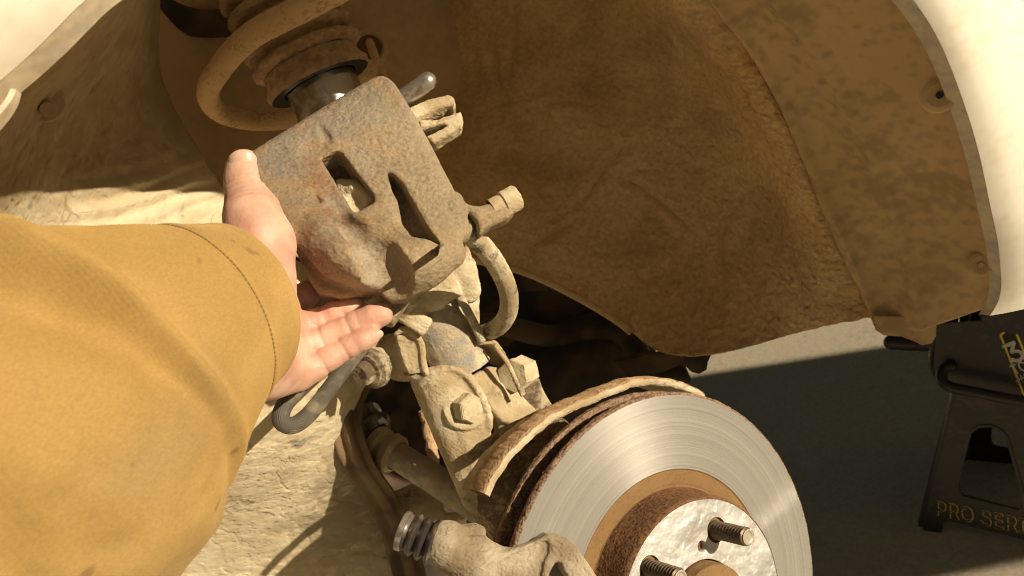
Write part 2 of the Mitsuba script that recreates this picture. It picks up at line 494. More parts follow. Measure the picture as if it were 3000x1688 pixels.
mat('pin_steel', lambda p, n, uv: mix((0.50, 0.48, 0.45), (0.28, 0.25, 0.20), smoothstep(0.45, 0.65, F3(p, 190.0))), 0.35, metallic=0.8)
mat('boot_rubber', lambda p, n, uv: mix((0.035, 0.03, 0.028), (0.20, 0.15, 0.10), 0.6 * smoothstep(0.5, 0.7, F3(p, 110.0))), 0.35, spec=0.6)
mat('black_rubber', lambda p, n, uv: mix((0.085, 0.076, 0.06), (0.27, 0.225, 0.15), 0.6 * smoothstep(0.42, 0.65, F3(p, 80.0))), 0.6)


def felt(p, n, uv):
    c = mix((0.54, 0.35, 0.165), (0.66, 0.45, 0.235), smoothstep(0.3, 0.7, F3(p, 14.0, 3.0)))
    c = mix(c, (0.66, 0.48, 0.27), 0.5 * smoothstep(0.45, 0.75, F3(p, 9.0, 23.0)))
    c = mix(c, (0.26, 0.165, 0.085), 0.4 * smoothstep(0.45, 0.75, F3(p, 16.0, 13.0)))
    return c * (0.8 + 0.4 * F3(p, 330.0, 2.0, 2))


mat('liner_felt', felt, 0.95, lambda p, n, uv: 0.6 * (1 - 2 * dr.abs(F3(p, 130.0, 0.0, 2) - 0.5)) + 0.5 * (1 - 2 * dr.abs(F3(p, 290.0, 9.0, 2) - 0.5)) + 0.25 * F3(p, 420.0, 7.0, 2), 0.0052, spec=0.15)
mat('liner_plastic', lambda p, n, uv: mix(mix((0.48, 0.33, 0.165), (0.57, 0.41, 0.225), F3(p, 18.0, 2.0)), (0.25, 0.175, 0.09), 0.55 * smoothstep(0.42, 0.72, F3(p, 26.0, 6.0) * 0.5 + F3(p, 150.0, 2.0, 2) * 0.5)), 0.85, grit, 0.0007)


BARE_SHADE_AT = W(P(1100, 1540, .705)).tolist()       # dark plastic where clay came off, with shade put into its colour


MUD_SHADE_LOW, MUD_SHADE_HIGH = W(P(400, 560, .555))[2], W(P(330, 400, .53))[2]      # browner dust this high, with shade put into the colour


def mud(p, n, uv):
    c = mix(DUST2, DUST, smoothstep(0.3, 0.7, F3(p, 55.0, 3.0)))
    c = mix(c, c * mi.Color3f(0.56, 0.50, 0.43), smoothstep(MUD_SHADE_LOW, MUD_SHADE_HIGH, p.z + 0.02 * F3(p, 20.0, 4.0)))
    bare = 0.8 * smoothstep(0.68, 0.76, F3(p, 30.0, 40.0) * 0.7 + F3(p, 170.0, 3.0, 2) * 0.3)
    c = mix(c, (0.19, 0.17, 0.135), 0.8 * bare)
    dd = p - mi.Point3f(*BARE_SHADE_AT)
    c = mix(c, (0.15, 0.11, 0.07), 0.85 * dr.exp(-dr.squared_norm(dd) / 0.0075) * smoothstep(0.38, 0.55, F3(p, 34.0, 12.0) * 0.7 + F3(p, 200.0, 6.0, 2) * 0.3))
    line = 1 - smoothstep(0.0, 0.012, dr.abs(F3(p, 30.0, 2.0, 3) - 0.5))
    return mix(c, (0.27, 0.20, 0.11), 0.6 * line * smoothstep(0.5, 0.6, F3(p, 17.0, 5.0)))


def mud_h(p, n, uv):
    flake = smoothstep(0.35, 0.65, F3(p, 120.0, 9.0, 3))
    return 0.5 * F3(p, 60.0, 0.0, 2) + 0.55 * flake + 0.35 * F3(p, 260.0, 3.0, 2) + 0.25 * cracks(p, 52.0, 8.0)


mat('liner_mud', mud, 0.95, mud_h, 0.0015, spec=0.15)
mat('tower_metal', lambda p, n, uv: mix(mix((0.42, 0.29, 0.155), (0.54, 0.40, 0.24), F3(p, 12.0, 2.0)), (0.27, 0.185, 0.10), 0.6 * smoothstep(0.38, 0.7, F3(p, 10.0, 9.0) * 0.8 + F3(p, 160.0, 4.0, 2) * 0.2)), 0.9, grit, 0.0008)
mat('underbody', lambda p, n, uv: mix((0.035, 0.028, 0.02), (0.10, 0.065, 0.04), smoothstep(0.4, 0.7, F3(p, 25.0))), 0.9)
mat('body_paint', lambda p, n, uv: mix((0.82, 0.79, 0.70), (0.70, 0.61, 0.46), 0.55 * smoothstep(0.45, 0.8, F3(p, 22.0, 4.0) * 0.6 + F3(p, 150.0, 2.0, 2) * 0.4)), 0.35, spec=0.5, clearcoat=0.6, clearcoat_gloss=0.9)
mat('seam_dirt', lambda p, n, uv: mix((0.46, 0.41, 0.33), (0.62, 0.53, 0.38), smoothstep(0.3, 0.7, F3(p, 60.0) * 0.6 + F3(p, 260.0, 3.0, 2) * 0.4)), 0.8)
mat('stand_paint', lambda p, n, uv: mix((0.028, 0.026, 0.024), (0.075, 0.055, 0.035), smoothstep(0.5, 0.75, F3(p, 40.0) * 0.6 + F3(p, 240.0, 3.0, 2) * 0.4)), 0.38, spec=0.5)
mat('print_yellow', (0.90, 0.64, 0.08), 0.6)
mat('print_black', (0.03, 0.028, 0.026), 0.5)
mat('print_white', (0.62, 0.60, 0.55), 0.6)


def skin(p, n, uv):
    c = mix((0.50, 0.285, 0.21), (0.60, 0.385, 0.295), smoothstep(0.3, 0.7, F3(p, 75.0, 2.0)))
    return mix(c, (0.52, 0.23, 0.17), 0.55 * smoothstep(0.52, 0.7, F3(p, 38.0, 7.0)))


mat('skin', skin, 0.5, lambda p, n, uv: F3(p, 700.0, 0.0, 2) + 0.7 * F3(p, 240.0, 5.0, 2), 0.0003, spec=0.4, sheen=0.2)
mat('nail', (0.58, 0.39, 0.31), 0.3, spec=0.5, clearcoat=0.3)
mat('gold', (0.72, 0.66, 0.55), 0.2, metallic=1.0)


def canvas(p, n, uv):
    c = mix((0.345, 0.222, 0.074), (0.405, 0.268, 0.098), smoothstep(0.35, 0.65, F3(p, 22.0, 2.0)))
    c = mix(c, (0.285, 0.20, 0.092), 0.75 * smoothstep(0.42, 0.68, F3(p, 11.0, 11.0)))
    w = 0.84 + 0.32 * F3(p, 1300.0, 3.0, 2)
    stain = smoothstep(0.74, 0.80, F3(p, 75.0, 33.0))
    return mix(c * w, (0.20, 0.11, 0.05), 0.6 * stain)


def weave(p, n, uv):
    return 0.5 * (dr.sin(uv.x * 6.2832 * 420) + dr.sin(uv.y * 6.2832 * 330)) * 0.5 + 0.5 * F3(p, 260.0, 1.0, 2)


mat('canvas', canvas, 0.85, weave, 0.00010, spec=0.2, sheen=0.5, eps=2e-4)
mat('thread', (0.25, 0.158, 0.056), 0.9)
mat('concrete', lambda p, n, uv: mix(mix((0.46, 0.405, 0.30), (0.53, 0.475, 0.365), F3(p, 6.0, 2.0)), (0.22, 0.20, 0.17), 0.6 * smoothstep(0.55, 0.75, F3(p, 3.0, 9.0) * 0.6 + F3(p, 90.0, 4.0, 2) * 0.4)) * (0.85 + 0.3 * F3(p, 260.0, 1.0, 2)), 0.9, lambda p, n, uv: F3(p, 220.0, 0.0, 2), 0.0006)
scene['disc_steel'] = {'type': 'twosided', 'bsdf': {'type': 'blendbsdf', 'weight': 0.74,
    'a': {'type': 'bumpmap', 'arbitrary': proc(lambda p, n, uv: noise(uv.y * 260.0) + 0.6 * noise(uv.y * 900.0 + 3.0), eps=2e-4), 'scale': 0.00006,
          'bsdf': {'type': 'roughconductor', 'distribution': 'ggx', 'alpha_u': 0.10, 'alpha_v': 0.5,
                   'specular_reflectance': proc(lambda p, n, uv: mi.Color3f(0.34, 0.335, 0.325) * (0.82 + 0.3 * noise(uv.y * 150.0, 0.5) * (0.6 + 0.4 * noise(uv.x * 40.0, uv.y * 60.0))))}},
    'b': {'type': 'diffuse', 'reflectance': proc(lambda p, n, uv: mi.Color3f(0.31, 0.30, 0.275) * (0.75 + 0.5 * noise(uv.y * 190.0, 3.5)))}}}
# ------------------------------------------------------------------ the ground
g = 60.0
gv = np.array([[-g, -g, 0], [g, -g, 0], [g, g, 0], [-g, g, 0.0]])
put('ground', to_mesh(gv, [[0, 1, 2], [0, 2, 3]]), 'concrete', False, 'dusty pale concrete floor, half of it in shadow', kind='structure', world=True)

# ------------------------------------------------------------------ the car: white fender, liners, strut tower, underbody
note('car', 'raised white car with an open dusty front wheel well', 'car')
ARCH = PX((-420, 640, .300), (-150, 365, .306), (30, 212, .309), (130, 120, .309), (250, 0, .311), (480, -140, .330), (800, -265, .364), (1100, -340, .389), (1400, -412, .405), (1900, -415, .415), (2350, -260, .43),
          (2675, 0, .45), (2766, 152, .468), (2811, 266, .482), (2849, 380, .498), (2880, 500, .517), (2902, 607, .535), (2925, 721, .558), (2932, 800, .575), (2931, 860, .588), (2900, 925, .600))
OUTW = PX((-900, 500, .26), (-600, 0, .26), (-420, -150, .265), (-320, -260, .27), (-150, -420, .275), (150, -700, .29), (800, -1000, .315), (1150, -1040, .33), (1500, -1050, .345), (2250, -950, .385), (2900, -600, .43),
          (3080, -50, .50), (3180, 80, .52), (3250, 200, .54), (3300, 320, .555), (3340, 440, .57), (3370, 560, .58), (3400, 680, .60), (3420, 740, .61), (3430, 790, .62), (3400, 800, .63))
A = spline(ARCH, 160)
Ou = spline(OUTW, 160)
mid1 = A + (Ou - A) * 0.04 + np.array([0, 0, -0.004])
mid2 = A + (Ou - A) * 0.35 + np.array([0, 0, -0.010])
inboard = unit(-.64 * RT + .77 * FW)
Up2 = Ou + UP * .16 - inboard * .01
Up3 = Up2 + UP * .12 + inboard * .03
put('car__hood', patch([Up3 - inboard * .006 - UP * .004, Up3 + inboard * .02 - UP * .004, Up3 + inboard * .3 + UP * .03, Up3 + inboard * .75 + UP * .05], 60, 10, 0.0015), 'body_paint', 40)
put('car__fender', patch([A, mid1, mid2, Ou, Up2, Up3], 160, 50, 0.0012), 'body_paint', 40, 'white fender around the wheel arch, dusty at its edge')
# the folded lip behind the fender's edge
nn = unit(np.array([0.1, -0.2, -1.0]))
ctr = P(1500, 500, .5)
inw = ctr - A
inw /= np.linalg.norm(inw, axis=1, keepdims=True)
L0 = A + np.array([0, 0, 0.0005]); L1 = A + inw * 0.0012 + np.array([0, 0, 0.004]); L2 = A + inw * 0.0032 + np.array([0, 0, .010])
put('car__arch_lip', patch([L0, L1, L2], 220, 8, 0.0012, lambda G: (meshkit.fbm(G * 220, 3, 4) - .5) * .0007), 'seam_dirt', 40, 'dusty folded lip of the wheel arch')
# bumper end under the joint at the left
put('car__bumper_corner', patch([PX((-200, 520, .303), (-60, 392, .305), (0, 335, .307), (36, 290, .309), (47, 262, .311)), PX((-200, 560, .311), (-40, 425, .313), (10, 372, .315), (50, 315, .317), (62, 275, .318))], 30, 6, 0.002), 'seam_dirt', 40,
    'grey dusty bumper corner under the fender joint')


CREASES = [[(1520, -60), (1508, 100), (1490, 230), (1476, 330)], [(1425, 90), (1455, 200), (1470, 300)], [(1880, 420), (1790, 470), (1730, 560), (1640, 630)], [(1760, 500), (1860, 540), (1990, 640), (2060, 700)],
           [(1560, 330), (1640, 300), (1760, 320)], [(2090, 60), (2180, 260), (2260, 430)], [(1700, 640), (1600, 700), (1540, 740)], [(2200, 560), (2120, 700), (2150, 830)]]


def crease_field(G):
    """Pressed-in creases of the felt, as (groove, swelling) strengths."""
    x, y = G[..., 0] / G[..., 2] * FOC + 1500, G[..., 1] / G[..., 2] * FOC + 844
    wob = (meshkit.fbm(G * 40, 2, 31) - .5) * 40
    out = np.zeros(x.shape)
    for k, line in enumerate(CREASES):
        q = spline(np.c_[np.array(line, float), np.zeros(len(line))], 40)[:, :2]
        d = np.full(x.shape, 1e9); t = np.zeros(x.shape)
        for i in range(40):
            e = np.hypot(x - q[i, 0], y - q[i, 1]); t = np.where(e < d, i / 39, t); d = np.minimum(d, e)
        d = d + wob * .25
        out += (-.0042 * np.exp(-(d / 9) ** 2) + .0022 * np.exp(-((d - 24) / 13) ** 2)) * np.sin(np.pi * np.clip(t, .04, .96))
    return out


def ridges_rear(G):
    """Creases and dents of the felt liner."""
    f = meshkit.fbm(G * 14, 3, 2) - .5
    c = np.abs(meshkit.fbm(G * 9 + 7, 2, 5) - .5)
    k = np.clip((meshkit.fbm(G * 7 + 3, 2, 8) - .45) / .15, 0, 1)
    fine = 1 - 2 * np.abs(meshkit.fbm(G * 85, 3, 9) - .5)
    return f * .012 - .002 * k * np.exp(-(c / .02) ** 2) + fine * .0045 + crease_field(G)


rear_rows = [PX((1190, -260, .83), (1350, -260, .775), (1650, -260, .73), (1850, -260, .63), (1960, -260, .53), (2010, -260, .535)),
             PX((1205, 0, .87), (1400, 0, .812), (1750, 0, .76), (1950, 0, .67), (2062, 0, .562), (2105, 0, .575)),
             PX((1205, 300, .89), (1480, 300, .83), (1850, 300, .79), (2120, 300, .71), (2265, 300, .608), (2310, 300, .622)),
             PX((1250, 560, .78), (1550, 600, .81), (1950, 620, .80), (2260, 620, .73), (2400, 600, .643), (2440, 600, .655)),
             PX((1345, 700, .765), (1560, 740, .80), (1900, 840, .80), (2280, 830, .74), (2480, 770, .658), (2515, 770, .672)),
             PX((1372, 755, .76), (1540, 798, .795), (1720, 885, .80), (1840, 965, .795), (1930, 1030, .785), (2080, 1042, .77), (2300, 985, .735), (2550, 928, .673), (2575, 925, .685))]
put('car__rear_liner', patch(rear_rows, 420, 300, 0.003, ridges_rear), 'liner_felt', True, 'brown felt wheel well liner caked with dust')
# light folded hem along the liner's lower edge
hem = PX((1372, 757, .757), (1460, 778, .772), (1540, 800, .790), (1640, 845, .795), (1720, 888, .796), (1790, 930, .793), (1850, 975, .790))
put('car__liner_hem', tube(hem, 0.0035, 10, 60), 'liner_plastic')
# outer strip of the liner with two raised ribs
strip_rows = [PX((1960, -260, .53), (2080, -260, .515), (2230, -260, .50), (2300, -260, .485), (2380, -230, .435)),
              PX((2062, 0, .56), (2150, 0, .552), (2268, 0, .525), (2420, 0, .50), (2682, 0, .453)),
              PX((2185, 150, .585), (2250, 150, .575), (2370, 150, .55), (2540, 150, .52), (2768, 152, .472)),
              PX((2290, 330, .608), (2345, 330, .598), (2450, 330, .575), (2620, 340, .545), (2832, 330, .494)),
              PX((2370, 520, .628), (2420, 520, .620), (2535, 520, .602), (2690, 520, .575), (2884, 520, .522)),
              PX((2440, 690, .645), (2490, 690, .640), (2590, 690, .625), (2730, 700, .605), (2918, 690, .553)),
              PX((2505, 830, .66), (2550, 830, .655), (2640, 830, .64), (2770, 835, .622), (2930, 830, .583)),
              PX((2552, 935, .67), (2580, 955, .668), (2650, 968, .655), (2760, 948, .640), (2915, 900, .600))]


def strip_disp(G):
    nu_ = G.shape[1]
    s = np.linspace(0, 1, nu_)[None, :]
    rib = .0060 * np.exp(-((s - .05) / .035) ** 2) + .0060 * np.exp(-((s - .40) / .045) ** 2)
    rib = rib - .0035 * np.exp(-((s - .20) / .08) ** 2)
    return rib + (meshkit.fbm(G * 30, 3, 3) - .5) * .0025


put('car__liner_strip', patch(strip_rows, 130, 170, 0.0025, strip_disp), 'liner_plastic', True, 'tan dusty plastic strip of the wheel well liner')
fr_tab = Frame(P(2650, 960, .655), (-0.2, 0.25, -1))
put('car__liner_tab', plate(fr_tab, [(2560, 925), (2566, 968), (2590, 983), (2640, 986), (2678, 1000), (2702, 1012), (2730, 1006), (2742, 985), (2744, 950), (2700, 930)], -0.003, 0.0008, 0.0008), 'liner_plastic', 30)
for (u, v, z, r) in ((2750, 281, .4970, .0105), (2872, 776, .585, .0095)):
    fr = Frame(P(u, v, z), (-0.35, 0.12, -1))
    o = P(u, v, z)
    put('car__push_pin', lathe([(0.0001, .0035), (r * .22, .0035), (r * .25, .002), (r * .7, .0038), (r * .95, .0026), (r, .0), (r, -.004)], o, fr.ez, 40), 'liner_plastic', 30)
put('car__clip_hole', lathe([(0.0001, .0041), (.0022, .0041), (.0023, .003)], P(2750, 281, .4970), unit((-0.35, 0.12, -1)), 20), 'print_black', 30)
# strut tower / inner wall
tower_rows = [PX((150, -260, .50), (330, -260, .56), (600, -260, .66), (900, -260, .70), (1250, -260, .775), (1500, -260, .86)),
              PX((280, 0, .565), (455, 0, .625), (700, 30, .71), (950, 40, .75), (1250, 40, .805), (1500, 40, .90)),
              PX((300, 180, .58), (480, 180, .64), (720, 200, .73), (980, 200, .77), (1250, 200, .815), (1500, 200, .90)),
              PX((380, 360, .61), (560, 360, .665), (780, 360, .74), (1000, 380, .775), (1250, 380, .825), (1500, 380, .92)),
              PX((500, 560, .66), (680, 560, .69), (850, 580, .75), (1050, 600, .785), (1250, 620, .83), (1480, 640, .92)),
              PX((600, 700, .69), (760, 700, .70), (900, 760, .74), (1080, 780, .78), (1230, 780, .83), (1370, 770, .90))]


def tower_disp(G):
    return (meshkit.fbm(G * 9, 2, 8) - .5) * .016 + (meshkit.fbm(G * 60, 3, 12) - .5) * .0014


put('car__inner_wall', patch(tower_rows, 150, 130, 0.002, tower_disp), 'tower_metal', True, 'tan painted inner wall of the wheel well')
gz = P(1082, 140, .745)
gn = unit((0.12, 0.25, -1))
put('car__grommet', lathe([(.0115, -.004), (.0115, .001), (.0135, .0032), (.0165, .002), (.0178, -.004)], gz, gn, 48), 'tower_metal', 30)
put('car__access_hole', lathe([(.0001, .0), (.0115, .0), (.0116, -.002)], gz, gn, 40), 'dark_hollow', 30)  # dark disc, the unlit depth of the hole put into its colour
put('car__brake_pipe', tube(PX((1078, 105, .76), (1092, 150, .735), (1112, 200, .72), (1135, 260, .70)), 0.0042, 12, 24), 'spring_dust')


def mud_disp(G):
    f = (meshkit.fbm(G * 16, 3, 2) - .5) * .003 + (meshkit.fbm(G * 75, 3, 6) - .5) * .0010
    c = np.abs(meshkit.fbm(G * 30 + 3, 3, 15) - .5)
    f -= .0008 * np.exp(-(c / .02) ** 2)
    q = G - P(520, 585, .575)                            # folds of the liner, running up to the right
    d_ = unit(P(640, 540, .62) - P(380, 625, .52)); a_ = unit(np.array([0, 1.0, 0]) - d_ * d_[1])
    along, acr = q @ d_, q @ a_
    w = np.exp(-(acr / .022) ** 2) * np.exp(-(along / .08) ** 4) * np.exp(-((q @ np.cross(d_, a_)) / .05) ** 4)
    return f + w * .0030 * np.sin(acr * 480 + 9 * meshkit.fbm(G * 12, 2, 3))


front_rows = [PX((300, -140, .335), (370, -100, .39), (430, -60, .48), (470, -20, .59)),
              PX((170, 100, .322), (250, 130, .39), (340, 160, .48), (470, 200, .60)),
              PX((40, 235, .320), (120, 300, .40), (260, 340, .50), (540, 370, .63)),
              PX((-40, 340, .322), (80, 450, .42), (320, 500, .545), (660, 560, .655)),
              PX((-160, 480, .325), (60, 640, .435), (380, 660, .555), (740, 680, .67)),
              PX((-200, 800, .39), (150, 850, .48), (550, 850, .565), (960, 820, .665)),
              PX((-200, 1150, .44), (200, 1150, .52), (650, 1120, .575), (1085, 1060, .655)),
              PX((-180, 1400, .50), (250, 1380, .56), (640, 1340, .60), (1020, 1240, .665)),
              PX((-150, 1650, .58), (300, 1600, .65), (700, 1560, .700), (1120, 1455, .725)),
              PX((-100, 1950, .68), (350, 1900, .74), (780, 1850, .775), (1205, 1680, .765)),
              PX((0, 2250, .77), (450, 2200, .81), (880, 2150, .83), (1300, 1950, .81))]
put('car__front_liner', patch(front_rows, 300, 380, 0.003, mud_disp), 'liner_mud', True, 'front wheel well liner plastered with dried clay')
o_ = P(128, 300, .415); n_ = unit((.55, .35, -.75))
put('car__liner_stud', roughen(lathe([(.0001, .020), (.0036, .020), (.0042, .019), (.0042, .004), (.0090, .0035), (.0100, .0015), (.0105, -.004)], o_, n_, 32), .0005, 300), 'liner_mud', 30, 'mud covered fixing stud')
# dark rubber edge flange
fl = [(1092, 1118, .662), (1050, 1225, .668), (1075, 1330, .676), (1140, 1437, .715), (1190, 1525, .738), (1232, 1666, .752), (1290, 1850, .775)]
fl_o = [(1100, 1120, .668), (1068, 1226, .676), (1104, 1323, .684), (1170, 1437, .703), (1214, 1525, .723), (1256, 1666, .730), (1320, 1850, .738)]
def edge_row(du, dz):
    return PX(*[(u + du, v + .12 * abs(du), z + dz) for u, v, z in fl])
put('car__liner_edge', patch([edge_row(-85, -.004), edge_row(-66, -.007), edge_row(-52, -.006), edge_row(-40, -.012), edge_row(-24, -.012), edge_row(-10, -.006), edge_row(2, -.007), edge_row(8, .004), edge_row(9, .02)], 110, 60, 0.002, lambda G: (meshkit.fbm(G * 60, 3, 2) - .5) * .0012), 'liner_rubber', True, 'dark brown rolled edge of the front liner')
# underbody in near-black colour; first an added sheet for the dark void behind
put('car__dark_void_sheet', patch([PX((600, 520, 1.0), (1300, 520, 1.10), (1900, 700, 1.15), (2000, 900, 1.18)), PX((700, 1000, 1.0), (1300, 900, 1.10), (1750, 980, 1.15), (1905, 1050, 1.17)), PX((900, 1500, 1.0), (1300, 1350, 1.05), (1650, 1250, 1.08), (1880, 1120, 1.12)),
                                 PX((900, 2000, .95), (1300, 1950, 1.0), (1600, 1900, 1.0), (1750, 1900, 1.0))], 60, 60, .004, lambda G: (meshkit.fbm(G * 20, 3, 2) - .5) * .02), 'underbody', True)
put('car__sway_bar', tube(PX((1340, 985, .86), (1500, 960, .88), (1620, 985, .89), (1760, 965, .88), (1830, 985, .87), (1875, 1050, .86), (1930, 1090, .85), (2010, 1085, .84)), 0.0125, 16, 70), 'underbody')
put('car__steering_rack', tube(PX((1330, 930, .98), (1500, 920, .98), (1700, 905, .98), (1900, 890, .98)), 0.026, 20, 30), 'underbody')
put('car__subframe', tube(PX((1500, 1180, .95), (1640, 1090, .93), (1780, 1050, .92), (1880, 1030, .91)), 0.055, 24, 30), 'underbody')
put('car__lower_bracket', slab(Frame(P(1980, 1070, .80), (0.1, .1, -1)), __import__('shapely').geometry.Polygon(Frame(P(1980, 1070, .80), (0.1, .1, -1)).poly(
    [(1800, 1060), (1900, 1035), (2000, 1035), (2100, 1022), (2086, 1040), (2076, 1062), (2072, 1085), (2050, 1097), (2030, 1092), (2018, 1078), (1990, 1072), (1950, 1090), (1850, 1110)])).buffer(0), -.012, 0, .002), 'underbody', 30)
put('car__bushing_arm', lathe([(.0001, .02), (.03, .02), (.034, .016), (.034, -.03)], P(1800, 1020, .93), (0.15, -0.6, -0.8), 40), 'underbody', 30)

# opened door added out of view on the right, to shade the floor
s_cam = unit(SUN_SEEN)
def lift(gp, hgt):
    return gp + s_cam * (hgt / (s_cam @ UP))
q1, q2 = lift(ground_at(2780, 1652), .42), lift(ground_at(3000, 1608), .42)
hor = unit(q2 - q1); hor = unit(hor - UP * (hor @ UP))
pn = unit(np.cross(hor, UP))
def on_added_door(u, v):
    gp = ground_at(u, v)
    return gp + s_cam * (((q1 - gp) @ pn) / (s_cam @ pn))
t1, t2 = on_added_door(2060, 1110), on_added_door(2640, 1022)
fd = Frame(q1, pn if pn[2] < 0 else -pn, hor)
lx = lambda p: fd.loc(p)[:2]
E1 = unit(np.array([-s_cam[2], 0, s_cam[0]]))
a_q1 = q1 @ E1
x_of = lambda a: (a - a_q1) / (hor @ E1)
l1, l2 = lx(t1), lx(t2)
sl = (l2[1] - l1[1]) / (l2[0] - l1[0])
xa, xb = sorted((x_of(.84), x_of(1.75)))
b1, b2 = lx(q1), lx(q2)
top = lambda x: l1[1] + sl * (x - l1[0])
added_door_poly = [(xa, b1[1] - .03), (xa + .03, b1[1]), (xb - .05, b1[1]), (xb, b1[1] - .06), (xb, top(xb)), (xa, top(xa))]
import shapely.geometry as sg
print('added_door', xa, xb, l1, l2, top(xa), top(xb), [W(fd.glob([x, y, 0])).round(2).tolist() for x, y in added_door_poly])
put('car__added_door', slab(fd, sg.Polygon(added_door_poly).buffer(0), -.03, .03, .012), 'body_paint', 30)
# ------------------------------------------------------------------ brake disc on its hub
RC, RN = np.array([.113, .212, .547]), unit([.521, -.088, -.849])
RH = .026


def on_plane(u, v, o, n):
    r = P(u, v, 1.0)
    return r * ((o @ n) / (r @ n))


note('brake_disc', 'worn vented brake disc with a rusty hat and silver hub face', 'brake disc')


def rim_jit(seed, ar, ah):
    def f(th):
        ring = np.stack([np.cos(th), np.sin(th), th * 0], 1)
        a = meshkit.fbm(ring * 40, 3, seed) - .5
        return None, a
    return f


def rim(seed, prof_len, weights, amp=.0014):
    w = np.asarray(weights)[None]
    def f(th):
        ring = np.stack([np.cos(th), np.sin(th), th * 0], 1) * 34
        r = np.stack([meshkit.fbm(ring + [0, 0, i * .9], 3, seed) - .5 for i in range(prof_len)], 1)
        h = np.stack([meshkit.fbm(ring + [5, 0, i * .9], 3, seed + 3) - .5 for i in range(prof_len)], 1)
        return r * w * amp, h * w * amp
    return f


rr = np.linspace(.1382, .0872, 40)
m, uv = lathe([(r, 0.0) for r in rr], RC, RN, 360, with_uv=True)
put('brake_disc__friction_face', m, 'disc_steel', True, 'polished grey friction ring with circular scoring', uv=uv)
pr = [(.0872, -.0002), (.1382, -.0002)][1:] + [(.1392, -.0004), (.1399, -.0012), (.1401, -.003), (.1401, -.0045), (.1396, -.0062), (.137, -.0066), (.11, -.0066), (.09, -.0066)]
pr = [(.1380, .0001)] + pr[1:]
put('brake_disc__rim', lathe(pr, RC, RN, 720, jitter=rim(2, len(pr), [.0] + [.7, 1, 1, 1, 1, 1, .3, 0, 0][:len(pr) - 1])), 'rust_edge', True, 'flaking rust on the rim of the disc')
pb = [(.09, -.0190), (.11, -.0190), (.137, -.0190), (.1396, -.0193), (.1401, -.0208), (.1401, -.0235), (.1396, -.0253), (.137, -.0257), (.085, -.0257)]
put('brake_disc__rear_ring', lathe(pb, RC, RN, 720, jitter=rim(5, len(pb), [0, 0, .3, 1, 1, 1, 1, .3, 0])), 'rust_edge', True, 'rusty rear ring of the vented disc')
ax_a = unit(np.cross(RN, (0, 1, 0))); ax_b = np.cross(RN, ax_a)
vb = trimesh.creation.box((.040, .0042, .0130))
for k in range(40):
    th = 2 * np.pi * k / 40
    er, et = ax_a * math.cos(th) + ax_b * math.sin(th), -ax_a * math.sin(th) + ax_b * math.cos(th)
    v = vb.copy(); v.vertices = RC + er * .110 + RN * -.0128 + vb.vertices @ np.stack([er, et, RN])
    put('brake_disc__vane', v, 'rust_edge', False)
put('brake_disc__rust_band', lathe([(.0874, .0003), (.0866, -.0006), (.0865, -.0006), (.0775, -.0006), (.0765, -.0018), (.0752, -.0018), (.0748, -.0004)], RC, RN, 220), 'rust_hat', True, 'ochre rust band inside the friction ring')
wall = [(.0748, -.0004), (.0738, .003), (.0732, .008), (.0728, .015), (.0724, RH - .0035), (.0716, RH - .0012), (.0702, RH)]
put('brake_disc__hat_wall', lathe(wall, RC, RN, 300, jitter=rim(8, len(wall), [0, .4, .5, .5, .4, .2, 0], .001)), 'rust_wall', True, 'brown rusted side of the hat')
hat_o = RC + RN * RH
# hat face with its holes cut in the plane
fh = Frame(hat_o, RN)
st1 = fh.loc(on_plane(2100, 1553, hat_o, RN))[:2]
st2 = fh.loc(on_plane(1905, 1667, hat_o, RN))[:2]
srad = (np.linalg.norm(st1) + np.linalg.norm(st2)) / 2
ang1, ang2 = math.atan2(st1[1], st1[0]), math.atan2(st2[1], st2[0])
print('studs', np.linalg.norm(st1), np.linalg.norm(st2), math.degrees(ang1), math.degrees(ang2))
sgn = 1 if ((ang2 - ang1 + np.pi) % (2 * np.pi) - np.pi) > 0 else -1
angs = [ang1, ang2] + [ang2 + sgn * 2 * np.pi / 5 * k for k in (1, 2, 3)]
spos = [st1, st2] + [srad * np.array([math.cos(a), math.sin(a)]) for a in angs[2:]]
jack_hole = fh.px(2057, 1601)
face = sg.Point(0, 0).buffer(.0703, 64)
for p_ in spos:
    face = face.difference(sg.Point(*p_).buffer(.0082, 16))
face = face.difference(sg.Point(0, 0).buffer(.0315, 48)).difference(sg.Point(*jack_hole).buffer(.0036, 16))
ff = slab(fh, face, -.006, 0.0, .0008)
ff = ff.subdivide_to_size(.004, max_iter=12)
put('brake_disc__hub_face', ff, 'hub_paint', 25, 'hub face smeared with silver white paste')
put('brake_disc__hub_backing', lathe([(.0001, -.004), (.07, -.004), (.0702, -.0065)], hat_o, RN, 60), 'rust_wall', 30)
put('brake_disc__hub_pilot', roughen(lathe([(.0001, .012), (.018, .012), (.022, .0105), (.0285, .010), (.0300, .0085), (.0305, .0), (.0305, -.004)], hat_o, RN, 80), .0004, 300), 'rust_hat', 35, 'rusty centre of the hub')
